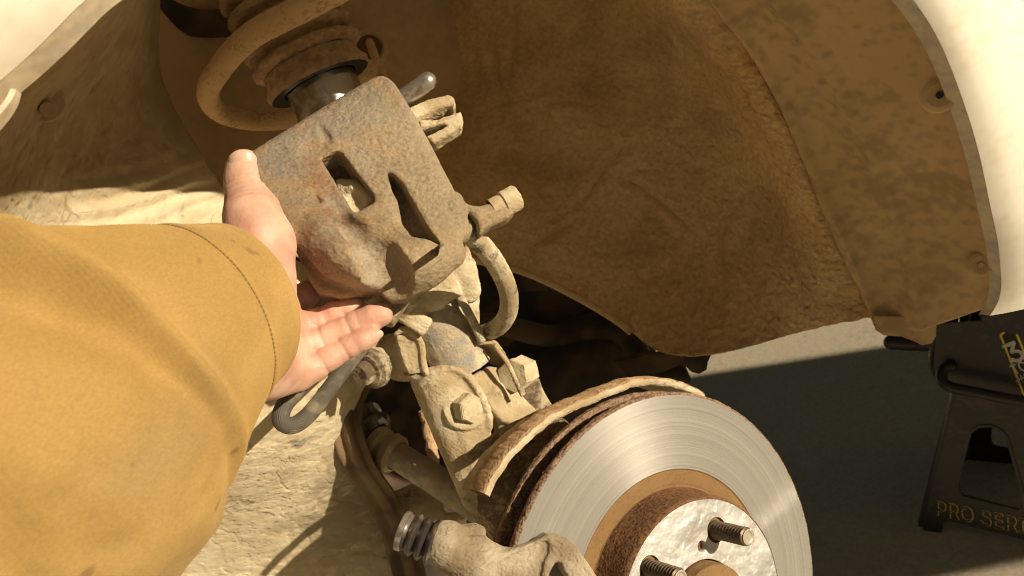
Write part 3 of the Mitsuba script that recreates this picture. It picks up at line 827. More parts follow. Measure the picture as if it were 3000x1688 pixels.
for k, p_ in enumerate(spos):
    o = fh.glob([p_[0], p_[1], 0])
    Ls, r0, pit = .0275, .0062, .0026
    # thread as a helical surface
    nth, nh = 28, int((Ls + .004) / (pit / 8))
    th = np.linspace(0, 2 * np.pi, nth + 1)
    hh = np.linspace(-.004, Ls, nh)
    tri = np.abs(((hh[:, None] / pit + th[None] / (2 * np.pi)) % 1) - .5) * 2
    amp = np.clip((Ls - hh) / .0018, 0, 1)[:, None] * np.clip((hh + .001) / .002, 0, 1)[:, None]
    R = r0 - .0015 * tri * np.clip((hh + .001) / .002, 0, 1)[:, None] - .0009 * (1 - np.clip((Ls - hh) / .0016, 0, 1))[:, None]
    V = o + R[..., None] * (np.cos(th)[None, :, None] * fh.ex + np.sin(th)[None, :, None] * fh.ey) + hh[:, None, None] * fh.ez
    i, j = np.meshgrid(np.arange(nh - 1), np.arange(nth), indexing='ij')
    q = [i * (nth + 1) + j, i * (nth + 1) + j + 1, (i + 1) * (nth + 1) + j + 1, (i + 1) * (nth + 1) + j]
    F = np.vstack([np.stack([q[0], q[1], q[2]], -1).reshape(-1, 3), np.stack([q[0], q[2], q[3]], -1).reshape(-1, 3)])
    sm = to_mesh(V.reshape(-1, 3), F)
    key = put('brake_disc__wheel_stud', sm, 'thread_steel', False)
    put(key + '__stud_end', lathe([(.0001, Ls - .0006), (.0030, Ls - .0006), (.0042, Ls + .0001), (.0050, Ls)], o, fh.ez, 24), 'stud_tip', 30)
    if k < 2:
        put(key + '__stud_seat', lathe([(.0058, -.0022), (.0080, -.0022), (.0083, .0001)], o, fh.ez, 28), 'rust_hat', 30)

# ------------------------------------------------------------------ dust shield behind the disc
sh_rim = [(.1497, -.0365), (.1507, -.0378), (.1511, -.0420), (.1512, -.0500), (.1508, -.0560), (.1490, -.0570), (.1440, -.0560)]
sh_fl = [(.1440, -.078), (.1440, -.041), (.1446, -.0376), (.1462, -.0366), (.1480, -.0362), (.1497, -.0367)]


TM = [0.0]


def sh_jit(n, a):
    def f(th):
        ring = np.stack([np.cos(th), np.sin(th), th * 0], 1) * 18
        r = np.repeat((meshkit.fbm(ring, 3, 21) - .5)[:, None] * .0022, n, 1) - np.repeat((.0085 * np.exp(-((th - TM[0]) / .33) ** 2) - .002)[:, None], n, 1) + np.stack([meshkit.fbm(ring * 2.4 + i * .6, 3, 4) - .5 for i in range(n)], 1) * a
        h = np.repeat((meshkit.fbm(ring * .35, 2, 5) - .5)[:, None] * .005, n, 1)
        return r, h
    return f


def ang_of(u, v, r, h):
    """The angle on the circle (r, h) whose picture lies nearest to pixel (u, v)."""
    th = np.linspace(0, 2 * np.pi, 1441)
    q = RC + RN * h + r * (np.cos(th)[:, None] * ax_a + np.sin(th)[:, None] * ax_b)
    x = q[:, :2] / q[:, 2:] * FOC + [1500, 844]
    d = np.hypot(x[:, 0] - u, x[:, 1] - v)
    return th[d.argmin()], d.min()
ta, da = ang_of(1400, 1440, .151, -.042); tb, db = ang_of(2062, 1145, .151, -.042); tm, dm = ang_of(1730, 1185, .151, -.042)
TM[0] = tm
print('shield', ta, da, tb, db, tm, dm)
lo_, hi_ = min(ta, tb), max(ta, tb)
if not lo_ < tm < hi_:
    lo_, hi_ = hi_, lo_ + 2 * np.pi
note('dust_shield', 'bent rusty dust shield curving behind the brake disc', 'dust shield')
put('dust_shield__rolled_rim', lathe(sh_rim, RC, RN, 320, lo_, hi_, jitter=sh_jit(len(sh_rim), .0013)), 'rust_shield', True, 'orange rusted rolled rim')
put('dust_shield__flange', lathe(sh_fl, RC, RN, 320, lo_, hi_, jitter=sh_jit(len(sh_fl), .0006)), 'dust_metal', True, 'pale dusty inner flange')

# ------------------------------------------------------------------ caliper bracket at the bottom edge
fb = Frame(P(1480, 1650, .478), (0.12, -0.22, -1))
f = Field(fb, (-.075, -.045, -.045), (.075, .055, .03), .0011)
Hh = f.H
f.D[:] = f.cap(Hh(1300, 1600, -.004), Hh(1420, 1668, -.002), .0125, .014)
f.add(f.cap(Hh(1420, 1668, -.002), Hh(1500, 1700, -.004), .014, .0125), .004)
f.add(f.sph(Hh(1310, 1590, -.002), .0130), .003)
f.add(f.ext([(1325, 1545), (1352, 1543), (1395, 1536), (1425, 1550), (1423, 1580), (1445, 1590), (1490, 1612), (1440, 1640), (1330, 1600)], -.018, -.001, .0015), .002)
f.add(f.ext([(1365, 1585), (1382, 1570), (1425, 1572), (1465, 1608), (1448, 1618), (1412, 1622)], -.008, .0045, .0012), .001)
arch = [(1440, 1640), (1488, 1614), (1560, 1590), (1604, 1566), (1632, 1565), (1665, 1580), (1690, 1604), (1725, 1650), (1760, 1705), (1790, 1760), (1700, 1760), (1660, 1690), (1640, 1650), (1630, 1648), (1612, 1680), (1600, 1760), (1440, 1760)]
f.add(f.ext(arch, -.016, .0045, .0028), .003)
f.cut(f.ext([(1500, 1640), (1560, 1612), (1612, 1592), (1622, 1602), (1622, 1625), (1606, 1655), (1590, 1760), (1450, 1760), (1462, 1660)], .0012, .02, .0012), .0025)
mb = f.mesh(.00035, 420, 3)
note('caliper_bracket', 'beige cast caliper bracket bolted beside the brake disc', 'caliper bracket')
put('caliper_bracket__casting', mb, 'bracket_cast', True)
bo = fb.glob(Hh(1282, 1592, -.003)); bd = unit(fb.glob(Hh(1210, 1566, -.006)) - bo)
prof = [(.0001, .0245), (.0098, .0245), (.0112, .0232), (.0116, .021), (.0106, .0188)]
for k in range(3):
    h0 = .0165 - k * .006
    prof += [(.0098, h0 + .0015), (.0122 + .0004 * k, h0 - .0004), (.0128 + .0004 * k, h0 - .0022), (.0100, h0 - .0042)]
prof += [(.0105, -.004)]
put('caliper_bracket__pin_boot', lathe(prof, bo, bd, 64), 'boot_rubber', 50, 'shiny ribbed rubber boot of the guide pin')
put('caliper_bracket__boot_ring', lathe([(.0117, .0236), (.0121, .0228), (.0119, .0205), (.0108, .0198)], bo, bd, 64), 'pin_steel', 50)
# ------------------------------------------------------------------ suspension strut
note('suspension_strut', 'dusty suspension strut with coil spring and ribbed rubber boot', 'suspension strut')
SA, SB = P(1308, 985, .60), P(936, 240, .582)
SD = unit(SB - SA)
SL = np.linalg.norm(SB - SA)
ribs = [(.0375, -.002), (.0392, .0), (.0395, .003), (.0372, .0055), (.0352, .010), (.0356, .0140)]
h = .0185
for k in range(7):
    ribs += [(.0340, h - .0032), (.0385 - .0003 * k, h - .0022), (.0412 - .0003 * k, h - .0006), (.0418 - .0003 * k, h + .0014), (.0410 - .0003 * k, h + .0034), (.0372, h + .0048), (.0325, h + .0063), (.0312, h + .0078), (.0322, h + .0091)]
    h += .0130
bm = lathe(ribs, SB, SD, 160)
put('suspension_strut__dust_boot', roughen(bm, .0009, 210, 5), 'bellows_rubber', True, 'ribbed rubber boot caked with dirt')
put('suspension_strut__boot_collar', lathe([(.0375, -.0018), (.028, -.0015), (.028, .03)], SB, SD, 80), 'print_black', 30)
put('suspension_strut__glossy_sleeve', lathe([(.0262, -.075), (.0268, -.040), (.0272, -.034), (.0272, -.020), (.0262, -.018), (.0262, .02)], SB, SD, 96), 'chrome', 30, 'shiny upper end of the strut body')
put('suspension_strut__tube', roughen(lathe([(.0001, -.030), (.0215, -.030), (.0215, .0), (.0216, .08), (.0225, .12), (.0232, SL - .07), (.0001, SL - .069)], SA, SD, 96), .0004, 260, 3), 'dust_gray', 40, 'grey strut body speckled with pale dust')
coil = PX((1200, -150, .52), (1080, -75, .49), (963, -14, .483), (885, 26, .482), (788, 74, .487), (722, 116, .50), (656, 186, .525), (616, 246, .555), (610, 286, .58), (636, 324, .605), (690, 346, .63), (760, 355, .655), (830, 352, .67), (930, 330, .685), (1010, 280, .68), (1080, 200, .65))
put('suspension_strut__coil_spring', roughen(tube(coil, .0078, 28, 200), .0005, 320, 2), 'spring_dust', True, 'thick orange brown coil of the spring')
put('suspension_strut__upper_coil', tube(PX((330, -190, .60), (400, -60, .62), (462, 15, .64), (535, 58, .66), (630, 70, .68), (760, 50, .69)), .0115, 20, 60), 'underbody')

# lower clevis of the strut, and what is clamped to it
ez = unit(-(SA) + 0.0)
fs = Frame(P(1310, 1180, .586), unit(ez - SD * (ez @ SD)), np.cross(SD, ez))
f = Field(fs, (-.075, -.085, -.05), (.085, .10, .045), .0013)
Hh = f.H
f.D[:] = f.cap(Hh(1290, 1105, -.016), Hh(1402, 1452, -.014), .0225, .0135)
f.keep(f.plane(Hh(1240, 1104, 0), fs.loc(fs.o + SD) - fs.loc(fs.o)), .0012)
f.add(f.ext([(1292, 1092), (1335, 1086), (1378, 1116), (1415, 1180), (1432, 1250), (1452, 1312), (1462, 1390), (1420, 1480), (1392, 1400), (1320, 1180)], -.008, .0035, .002), .006)
lip = [(1192, 1103, -.004), (1225, 1102, .001), (1270, 1092, .0045), (1320, 1081, .0055), (1355, 1092, .0055), (1382, 1120, .0055), (1408, 1160, .005), (1428, 1205, .0045), (1436, 1252, .004)]
lp = spline(np.array([Hh(*p) for p in lip]), 14)
for a, b in zip(lp[:-1], lp[1:]):
    f.add(f.cap(a, b, .0014), .002)
    for dz in (.003, .006, .009):
        f.add(f.cap(a - [0, 0, dz], b - [0, 0, dz], .0017), .004)
f.add(f.cyl(Hh(1360, 1196, -.002), Hh(1364, 1194, .0045), .0165, .001), .001)
mb = f.mesh(.0004, 260, 4)
put('suspension_strut__clevis', mb, 'dust_metal', True, 'dusty clamp at the foot of the strut')
bc = fs.glob(Hh(1363, 1195, .0035))
hexp = [(.0112 * math.cos(a), .0112 * math.sin(a)) for a in np.arange(6) * np.pi / 3 + .35]
fh2 = Frame(bc, unit(fs.ez + .75 * unit(np.array([.9, -.15, 0]))))
put('suspension_strut__clamp_bolt', roughen(slab(fh2, sg.Polygon(hexp), -.002, .0085, .0014).subdivide_to_size(.003, max_iter=6), .0004, 400, 3), 'dust_metal', 30, 'hexagonal bolt head caked in dust')

# collar and brackets round the tube
fk = Frame(P(1230, 1010, .585), fs.ez, fs.ex)
f = Field(fk, (-.065, -.075, -.06), (.07, .065, .035), .0012)
Hh = f.H
bA, bB = f.f.loc(SA - SD * .046), f.f.loc(SA + SD * .010)
f.D[:] = f.ext([(1158, 988), (1205, 968), (1222, 975), (1240, 1010), (1243, 1060), (1250, 1092), (1196, 1098), (1180, 1060), (1168, 1020)], -.012, .008, .0015)
lp = spline(np.array([Hh(u, v, .009) for u, v in ((1160, 978), (1202, 966), (1224, 986), (1238, 1030), (1244, 1080), (1250, 1096))]), 12)
for a, b in zip(lp[:-1], lp[1:]):
    f.add(f.cap(a, b, .0016), .003)
f.add(f.cyl(Hh(1150, 1050, -.022), Hh(1215, 1040, -.014), .0170, .004), .004)           # round boss on the left
f.add(f.cap(Hh(1100, 1040, -.022), Hh(1200, 1050, -.02), .0155, .017), .004)
put('suspension_strut__bracket', f.mesh(.0006, 260, 6), 'dust_metal', True, 'bent sheet bracket welded round the strut')
o = P(1078, 1088, .585)
d = unit(P(1060, 1098, .575) - P(1150, 1050, .60))
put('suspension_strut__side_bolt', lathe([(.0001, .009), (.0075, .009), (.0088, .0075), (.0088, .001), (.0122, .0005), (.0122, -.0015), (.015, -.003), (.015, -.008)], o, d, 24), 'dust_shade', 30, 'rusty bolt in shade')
f = Field(fk, (-.06, -.085, -.05), (.075, .0, .045), .0012)
Hh = f.H
f.D[:] = f.cyl(Hh(1168, 912, .012), Hh(1192, 868, .018), .0085, .0018)
f.add(f.box(Hh(1214, 935, .010), (.0070, .0115, .008), [[.86, -.5, 0], [.5, .86, 0], [0, 0, 1]], .002), .002)
f.add(f.box(Hh(1290, 850, .012), (.0095, .0068, .008), rnd=.002), .002)
f.add(f.cap(Hh(1268, 852, .014), Hh(1310, 832, .014), .0075), .002)
f.add(f.box(Hh(1305, 868, .010), (.0115, .0045, .008), rnd=.0015), .002)
f.add(f.cap(Hh(1345, 790, .004), Hh(1370, 850, .0), .013, .010), .003)
f.add(f.cap(Hh(1235, 880, .006), Hh(1275, 872, .006), .010), .003)
f.add(f.ext([(1365, 700), (1385, 760), (1398, 830), (1392, 870), (1368, 850), (1352, 780)], -.010, -.006, .001), .002)
put('suspension_strut__clips', f.mesh(.0007, 300, 8), 'dust_metal', True, 'muddy clips and nuts on the strut')
put('suspension_strut__side_plate', patch([PX((1340, 760, .60), (1365, 760, .603), (1388, 770, .612)), PX((1352, 850, .597), (1385, 850, .602), (1402, 850, .612)), PX((1385, 950, .597), (1398, 950, .602), (1406, 950, .612))], 20, 40, .002, lambda G: (meshkit.fbm(G * 200, 3, 2) - .5) * .0025), 'dust_metal', True)
put('suspension_strut__pipe', tube(PX((1322, 815, .578), (1345, 865, .579), (1380, 930, .581), (1402, 975, .583), (1412, 1000, .585)), .0031, 20, 40), 'dust_gray', True, 'thin grey pipe along the strut')

# ------------------------------------------------------------------ steering knuckle
fn = Frame(P(1470, 1150, .60), (0.30, -0.42, -1))
f = Field(fn, (-.05, -.06, -.05), (.06, .085, .03), .0013)
Hh = f.H
f.D[:] = f.ext([(1375, 1102), (1432, 1070), (1470, 1074), (1500, 1110), (1525, 1150), (1580, 1206), (1520, 1250), (1470, 1235), (1436, 1196)], -.022, 0, .003)
f.add(f.ext([(1470, 1235), (1580, 1206), (1640, 1260), (1560, 1380), (1470, 1420), (1440, 1300)], -.03, -.009, .004), .006)
f.add(f.sph(Hh(1462, 1147, -.0005), .0062, (1, 1, .5)), .002)
put('steering_knuckle__casting', f.mesh(.0005, 240, 3), 'dust_metal', True)
note('steering_knuckle', 'clay coated steering knuckle between the strut and the brake disc', 'steering knuckle')
put('steering_knuckle__ear', patch([PX((1390, 1016, .592), (1410, 1010, .587), (1446, 1012, .588), (1452, 1022, .590)), PX((1400, 1026, .607), (1432, 1024, .607), (1462, 1040, .609), (1480, 1062, .61)), PX((1440, 1070, .622), (1470, 1080, .622), (1500, 1105, .622), (1530, 1160, .615))], 40, 30, .0035, lambda G: (meshkit.fbm(G * 200, 3, 2) - .5) * .0012), 'dust_metal', True, 'curved sheet ear above the knuckle')
put('steering_knuckle__ear_edge', tube(PX((1448, 1010, .586), (1470, 1040, .588), (1495, 1080, .588), (1515, 1125, .588), (1532, 1160, .588)), .0018, 10, 40), 'dust_metal')
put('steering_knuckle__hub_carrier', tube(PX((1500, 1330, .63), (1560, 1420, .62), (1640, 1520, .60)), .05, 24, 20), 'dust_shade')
o = P(1516, 1098, .606)
put('steering_knuckle__nut', roughen(tube(np.array([o + np.array([.006, -.002, .012]), o, o - np.array([.004, .0, .008])]), .0125, 6, 3).subdivide_to_size(.004, max_iter=6), .0005, 300), 'dust_metal', 30, 'rounded dusty nut')
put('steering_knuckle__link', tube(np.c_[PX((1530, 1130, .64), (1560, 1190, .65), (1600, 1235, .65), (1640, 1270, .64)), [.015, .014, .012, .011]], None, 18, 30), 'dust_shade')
# tie rod, axle and lower arm
note('tie_rod', 'grey dusty steering rod reaching in below the strut', 'tie rod')
put('tie_rod__rod', roughen(tube(np.c_[PX((1120, 1310, .705), (1200, 1358, .69), (1300, 1420, .672), (1400, 1482, .652), (1480, 1530, .638)), [.0118, .0122, .0128, .0138, .0145]], None, 28, 60), .0004, 220), 'dust_gray', True)
rd = unit(P(1300, 1420, .672) - P(1120, 1310, .705))
put('tie_rod__collar', lathe([(.0125, -.022), (.0162, -.020), (.0162, -.013), (.0142, -.011), (.0142, -.006), (.0172, -.004), (.0172, .003), (.0130, .006)], P(1150, 1328, .70), rd, 40), 'dust_metal', 30, 'ridged collar at the rod end')
bm2 = lathe([(.010, -.085), (.022, -.080), (.0285, -.072), (.0290, -.064), (.0225, -.058), (.0225, -.054), (.0290, -.047), (.0300, -.040), (.0240, -.034), (.0240, -.031), (.0270, -.027), (.0165, -.021)], P(1150, 1328, .70), rd, 60)
put('tie_rod__boot', roughen(bm2, .0016, 60, 4), 'boot_rubber', 40, 'shiny torn black rubber boot')
note('control_arm', 'beige lower control arm seen under the steering rod', 'control arm')
fa = Frame(P(1260, 1480, .745), (0.1, -0.55, -1))
f = Field(fa, (-.06, -.05, -.03), (.06, .05, .03), .0014)
f.D[:] = f.ext([(1150, 1440), (1206, 1415), (1260, 1440), (1290, 1468), (1286, 1488), (1310, 1500), (1345, 1497), (1366, 1506), (1362, 1522), (1335, 1530), (1260, 1524), (1195, 1508), (1160, 1480)], -.012, 0, .002)
f.add(f.sph(f.H(1235, 1475, -.004), .013, (1.6, 1, .6)), .004)
put('control_arm__arm', f.mesh(.0005, 200, 2), 'dust_metal', True)
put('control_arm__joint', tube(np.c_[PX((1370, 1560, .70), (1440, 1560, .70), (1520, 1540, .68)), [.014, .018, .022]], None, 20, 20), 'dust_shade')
put('control_arm__rusty_stay', roughen(tube(np.c_[PX((1245, 1200, .78), (1262, 1290, .775), (1270, 1360, .77), (1272, 1400, .77)), [.007, .006, .0055, .004]], None, 12, 40), .003, 160, 4), 'rust_shield', True, 'flaking rusty stay in shade')

# ------------------------------------------------------------------ hoses
put('brake_hose', roughen(tube(PX((1352, 668, .47), (1385, 694, .485), (1425, 735, .505), (1465, 795, .53), (1490, 860, .55), (1488, 915, .565), (1462, 955, .58), (1425, 975, .595), (1392, 984, .61), (1340, 985, .64)), .0066, 24, 160), .0003, 400), 'dust_hose', True,
    'dusty brake hose looping out to the right of the strut', 'hose')
def rib_r(t, ang):
    return 1 + .02 * np.sin(ang * 26)
put('rubber_hose', tube(PX((1105, 975, .575), (1040, 1040, .552), (1000, 1092, .538), (966, 1138, .527), (922, 1195, .513), (880, 1236, .503), (846, 1247, .497), (824, 1232, .494), (826, 1204, .495), (848, 1168, .499), (878, 1132, .505), (920, 1080, .515)), .0053, 132, 150, rfun=rib_r), 'black_rubber', True,
    'grey ribbed rubber hose curling below the fingertips', 'hose')
# ------------------------------------------------------------------ brake caliper held in the hand
note('brake_caliper', 'heavy rusty brake caliper held up in front of the strut', 'brake caliper')
fc = Frame(P(1080, 560, .452), (0.16, -0.20, -1))
f = Field(fc, (-.094, -.084, -.070), (.096, .098, .026), .00095)
Hh = f.H
outline = [(700, 440), (760, 402), (1075, 213), (1105, 200), (1132, 205), (1155, 226), (1200, 305), (1272, 428), (1345, 548), (1372, 592), (1392, 640), (1376, 690), (1330, 712), (1296, 735),
           (1352, 728), (1358, 742), (1345, 765), (1250, 840), (1196, 868), (1150, 872), (1120, 850), (1060, 800), (960, 780), (895, 735), (855, 705), (790, 700), (690, 640), (655, 520)]
f.D[:] = f.ext(outline, -.026, 0, .0045)
# the bridge is arched: its far edge falls away
top_a, top_b = Hh(720, 432, 0), Hh(1090, 206, 0)
td = unit(top_b - top_a); tn = unit(np.cross(td, [0, 0, 1.0])); tn = tn if tn[1] < 0 else -tn
f.keep(f.plane(top_a - tn * .013, unit(tn * .36 + np.array([0, 0, .93]))), .008)
f.keep(f.plane(Hh(1300, 470, 0) - [.003, 0, 0], unit(np.array([.74, -.25, .55]))), .006)
# hollow back under the window
f.cut(f.ext([(860, 530), (960, 480), (1105, 560), (1010, 640), (890, 640)], -.08, -.013, .004, h=0), .002)
# V shaped recess with a steep right wall
f.cut(f.ext([(1134, 506), (1150, 506), (1178, 534), (1292, 732), (1252, 714), (1196, 704), (1164, 668), (1172, 618), (1154, 575)], -.020, .03, .0006, h=0), .0010)
# piston housing bulge at the lower right
f.add(f.cap(Hh(1165, 790, -.002), Hh(1318, 742, -.003), .0160, .0088), .005)
f.add(f.cap(Hh(1165, 705, -.010), Hh(1235, 760, -.0045), .0120, .0160), .006)
f.add(f.cap(Hh(1058, 645, -.004), Hh(1128, 618, -.004), .0085), .004)
f.cut(f.ext([(1150, 520), (1178, 534), (1292, 732), (1256, 715), (1205, 703), (1180, 660)], -.018, .03, .0006, h=0), .0010)
# left finger: a raised ridge running down to the right
rp = [Hh(928, 626, -.0075), Hh(948, 682, -.0005), Hh(1004, 738, .0040), Hh(1054, 778, .0055), Hh(1096, 814, .0045)]
for a, b in zip(rp[:-1], rp[1:]):
    f.add(f.cap(a, b, .0098, .0102), .004)
f.add(f.cap(Hh(875, 640, -.012), Hh(1040, 812, -.008), .015, .0135), .006)
# trough between the finger and the housing
tp = [Hh(1006, 660, .0030), Hh(1048, 694, .0060), Hh(1098, 746, .0090), Hh(1136, 806, .0085), Hh(1146, 880, .004)]
for (a, b), r in zip(zip(tp[:-1], tp[1:]), (.0060, .0095, .0130, .0130)):
    f.cut(f.cap(a, b, r), .0022)
# underside of the left finger falls back in shade; flange below it
f.cut(f.ext([(760, 700), (855, 712), (895, 738), (940, 792), (1010, 822), (1075, 840), (1118, 842), (1105, 900), (900, 960), (760, 850)], -.022, .03, .001, h=0), .0025)
f.add(f.ext([(868, 712), (905, 735), (950, 790), (1110, 838), (1100, 856), (1000, 868), (930, 852), (880, 775)], -.054, -.017, .003, h=-.017), .003)
f.add(f.ext([(908, 882), (936, 858), (1060, 868), (1104, 850), (1085, 872), (1040, 905), (985, 945), (930, 965), (905, 930)], -.064, -.050, .003, h=-.050), .003)
f.add(f.ext([(1085, 850), (1140, 845), (1205, 868), (1152, 950), (1115, 940)], -.062, -.042, .003, h=-.042), .004)
# pocket beside the ear
f.cut(f.ext([(1344, 590), (1372, 586), (1410, 664), (1374, 684), (1352, 630)], -.014, .03, .0006, h=0), .0010)
f.add(f.ext([(1352, 590), (1385, 598), (1410, 600), (1438, 592), (1452, 578), (1470, 576), (1482, 588), (1510, 622), (1490, 640), (1440, 660), (1404, 688), (1398, 650)], -.022, -.0045, .003, h=-.0045), .002)
f.add(f.cap(Hh(1330, 590, -.006), Hh(1352, 680, -.008), .0055), .003)
# inspection window, right through
f.cut(f.ext([(941, 466), (988, 440), (1002, 447), (1097, 575), (1095, 598), (1048, 628), (1036, 622)], -.08, .04, .0005, h=0), .0007)
f.add(f.ext([(850, 420), (1000, 380), (1060, 520), (1060, 640), (900, 640)], -.047, -.042, .001, h=-.042), .001)  # back plate added so the upper window stays dark
# small slit and casting dimple
f.cut(f.cap(Hh(938, 372, -.0005), Hh(955, 402, -.0005), .0030), .0008)
f.cut(f.sph(Hh(908, 385, .0178), .021), .002)
f.cut(f.cap(Hh(1006, 662, .003), Hh(1042, 680, .002), .0045), .002)
f.cut(f.cap(Hh(925, 575, .001), Hh(932, 592, .001), .0018), .0008)
cm = f.mesh(0, smooth=0)
trimesh.smoothing.filter_taubin(cm, iterations=3)
roughen(cm, .00040, 90, 3, 3)
roughen(cm, .00028, 430, 7, 2)
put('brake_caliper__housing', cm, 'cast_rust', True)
fp = Frame(P(1490, 600, .452), fc.ez, unit(P(1518, 576, .452) - P(1440, 622, .452)))
pa, pb = fc.glob(Hh(1440, 616, -.0105)), fc.glob(Hh(1517, 577, -.0105))
pd = unit(pb - pa); pl = np.linalg.norm(pb - pa)
put('brake_caliper__bleed_screw', roughen(lathe([(.0001, pl - .002), (.0042, pl - .002), (.0048, pl), (.0070, pl), (.0078, pl - .001), (.0078, pl * .45), (.0066, pl * .42), (.0066, 0)], pa, pd, 40), .0004, 420), 'dust_metal', 35, 'dust covered pin end sticking out of the ear')
# chrome guide pin and the pads behind the housing
put('brake_caliper__guide_pin', tube(PX((1150, 310, .50), (1190, 284, .497), (1252, 239, .492)), .0058, 28, 30, round_caps=True), 'pin_steel', True, 'bright steel guide pin')
def pad(pts, o, n, z0, z1, key, lab):
    fr = Frame(o, n)
    f = Field(fr, (-.045, -.04, -.02), (.045, .04, .02), .0011)
    f.D[:] = f.ext(pts, z0, z1, .0016)
    return put(key, f.mesh(.0006, 330, 3), 'dust_metal', True, lab)
pad([(1190, 318), (1250, 290), (1312, 275), (1330, 282), (1336, 306), (1326, 320), (1322, 304), (1270, 318), (1215, 345)], P(1260, 310, .495), (.1, -.55, -1), -.012, 0, 'brake_caliper__brake_pad', 'upper clay coated clip plate')
pad([(1200, 332), (1310, 312), (1322, 322), (1240, 352)], P(1260, 330, .505), (.1, -.5, -1), -.010, 0, 'brake_caliper__brake_pad', 'clip plate between the two outer ones')
pad([(1225, 350), (1280, 348), (1350, 325), (1356, 345), (1352, 368), (1330, 385), (1270, 420), (1245, 400), (1310, 368), (1300, 362), (1230, 380)], P(1290, 365, .495), (.05, -.25, -1), -.014, 0, 'brake_caliper__brake_pad', 'lower clay coated clip plate')
f = Field(Frame(P(1060, 585, .465), (.30, -.40, -1)), (-.03, -.03, -.02), (.03, .03, .02), .0011)
f.D[:] = f.ext([(985, 520), (1060, 520), (1120, 560), (1130, 660), (1020, 660), (1000, 590)], -.012, 0, .003)
f.add(f.cap(f.H(1040, 560, 0), f.H(1085, 580, 0), .006), .004)
f.cut(f.sph(f.H(1035, 590, .006), .008), .002)
put('brake_caliper__inner_lug', f.mesh(.0012, 240, 4), 'dust_metal', True, 'clay caked lug seen through the window')

# ------------------------------------------------------------------ the person: hand and sleeve
note('person', 'outstretched left arm in a tan canvas sleeve gripping the caliper', 'person')
fhd = Frame(P(860, 820, .44), (0, 0, -1))
f = Field(fhd, (-.060, -.085, -.055), (.068, .080, .05), .0011)
L = f.L


def chain(pts, k=.003, first=False):
    q = [(L(u, v, z), r) for u, v, z, r in pts]
    out = None
    for (a, ra), (b, rb) in zip(q[:-1], q[1:]):
        d = f.cap(a, b, ra, rb)
        out = d if out is None else smin(out, d, k)
    return out


thumb = chain([(770, 800, .428, .0165), (762, 715, .436, .0178), (742, 632, .443, .0150), (724, 562, .450, .0108), (718, 520, .453, .0099), (718, 488, .4545, .0099)], .006)
palm = chain([(690, 890, .405, .023), (755, 930, .428, .018), (825, 985, .450, .0135)], .01)
palm = smin(palm, chain([(765, 1052, .418, .0175), (800, 1085, .432, .0135), (868, 1090, .447, .0105)], .008), .012)
palm = smin(palm, chain([(760, 830, .43, .016), (815, 900, .460, .012)], .008), .012)
palm = smin(palm, f.cap(L(720, 1000, .408), L(770, 1112, .418), .022, .0085), .012)
RG = [(866, 1027, .4545, .0088), (912, 1008, .4585, .0078), (982, 977, .4610, .0072), (1050, 947, .4625, .0072), (1092, 931, .4625, .0075), (1116, 923, .4625, .0068)]
MD = [(866, 962, .4620, .0088), (918, 947, .4665, .0078), (982, 922, .4690, .0072), (1028, 905, .4700, .0068), (1044, 899, .4700, .0059)]
pinky = chain([(830, 1098, .440, .0105), (868, 1092, .446, .0098), (915, 1080, .450, .0078), (972, 1046, .453, .0066), (1024, 1014, .456, .0064), (1064, 994, .457, .0066), (1087, 983, .457, .0056)], .002)
ringf = chain([(830, 1038, .450, .0098)] + RG, .002)
midf = chain([(832, 972, .457, .0096)] + MD, .002)
indx = chain([(830, 900, .468, .0090), (885, 872, .482, .0078), (915, 853, .489, .0076), (918, 846, .490, .0072)], .003)
fingers = np.minimum(smin(smin(pinky, ringf, .0024), midf, .0024), indx)
d = smin(palm, thumb, .008)
web = chain([(835, 1060, .452, .008), (930, 1020, .462, .0055), (990, 985, .466, .0045)], .003)
web = smin(web, chain([(840, 1000, .458, .008), (930, 972, .469, .0055), (985, 945, .472, .0045)], .003), .002)
d = smin(d, web, .004)
d = smin(d, fingers, .0030)
f.D[:] = d
hm = f.mesh(0)
trimesh.smoothing.filter_taubin(hm, iterations=8)
roughen(hm, .00045, 90, 11, 3)


def groove(mesh, chain_px, uv_, depth, w=.0011, reach=1.35, slant=0.0):
    """A skin crease across the seen side of a finger, where the pixel uv_ lies on its chain."""
    q = np.array([np.r_[P(u, v, z), r] for u, v, z, r in chain_px])
    fine = np.vstack([q[k] + (q[k + 1] - q[k]) * t for k in range(len(q) - 1) for t in np.linspace(0, 1, 40)[:, None]])
    px = fine[:, :2] / fine[:, 2:3] * FOC + [1500, 844]
    k = int(np.hypot(px[:, 0] - uv_[0], px[:, 1] - uv_[1]).argmin())
    o, r = fine[k, :3], fine[k, 3]
    a = unit(fine[min(k + 12, len(fine) - 1), :3] - fine[max(k - 12, 0), :3])
    V, N = np.array(mesh.vertices), np.array(mesh.vertex_normals)
    rel = V - o
    s = rel @ a
    rad = rel - s[:, None] * a
    side = np.cross(a, unit(-o))
    s = s + slant * (rad @ side)
    front = np.clip((N @ unit(-o) + .35) / .8, 0, 1)
    near = np.clip((reach * r - np.linalg.norm(rad, axis=1)) / (.2 * r), 0, 1)
    mesh.vertices = V - N * (depth * np.exp(-(s / w) ** 2) * front * near - .10 * depth * np.exp(-((np.abs(s) - 2.6 * w) / (1.6 * w)) ** 2) * front * near)[:, None]


TH = [(768, 715, .436, .0178), (742, 632, .443, .0150), (724, 562, .450, .0108), (718, 520, .453, .0099), (718, 488, .4545, .0099)]
PK = [(868, 1092, .446, .0098), (915, 1080, .450, .0078), (972, 1046, .453, .0066), (1024, 1014, .456, .0064), (1064, 994, .457, .0066), (1087, 983, .457, .0056)]


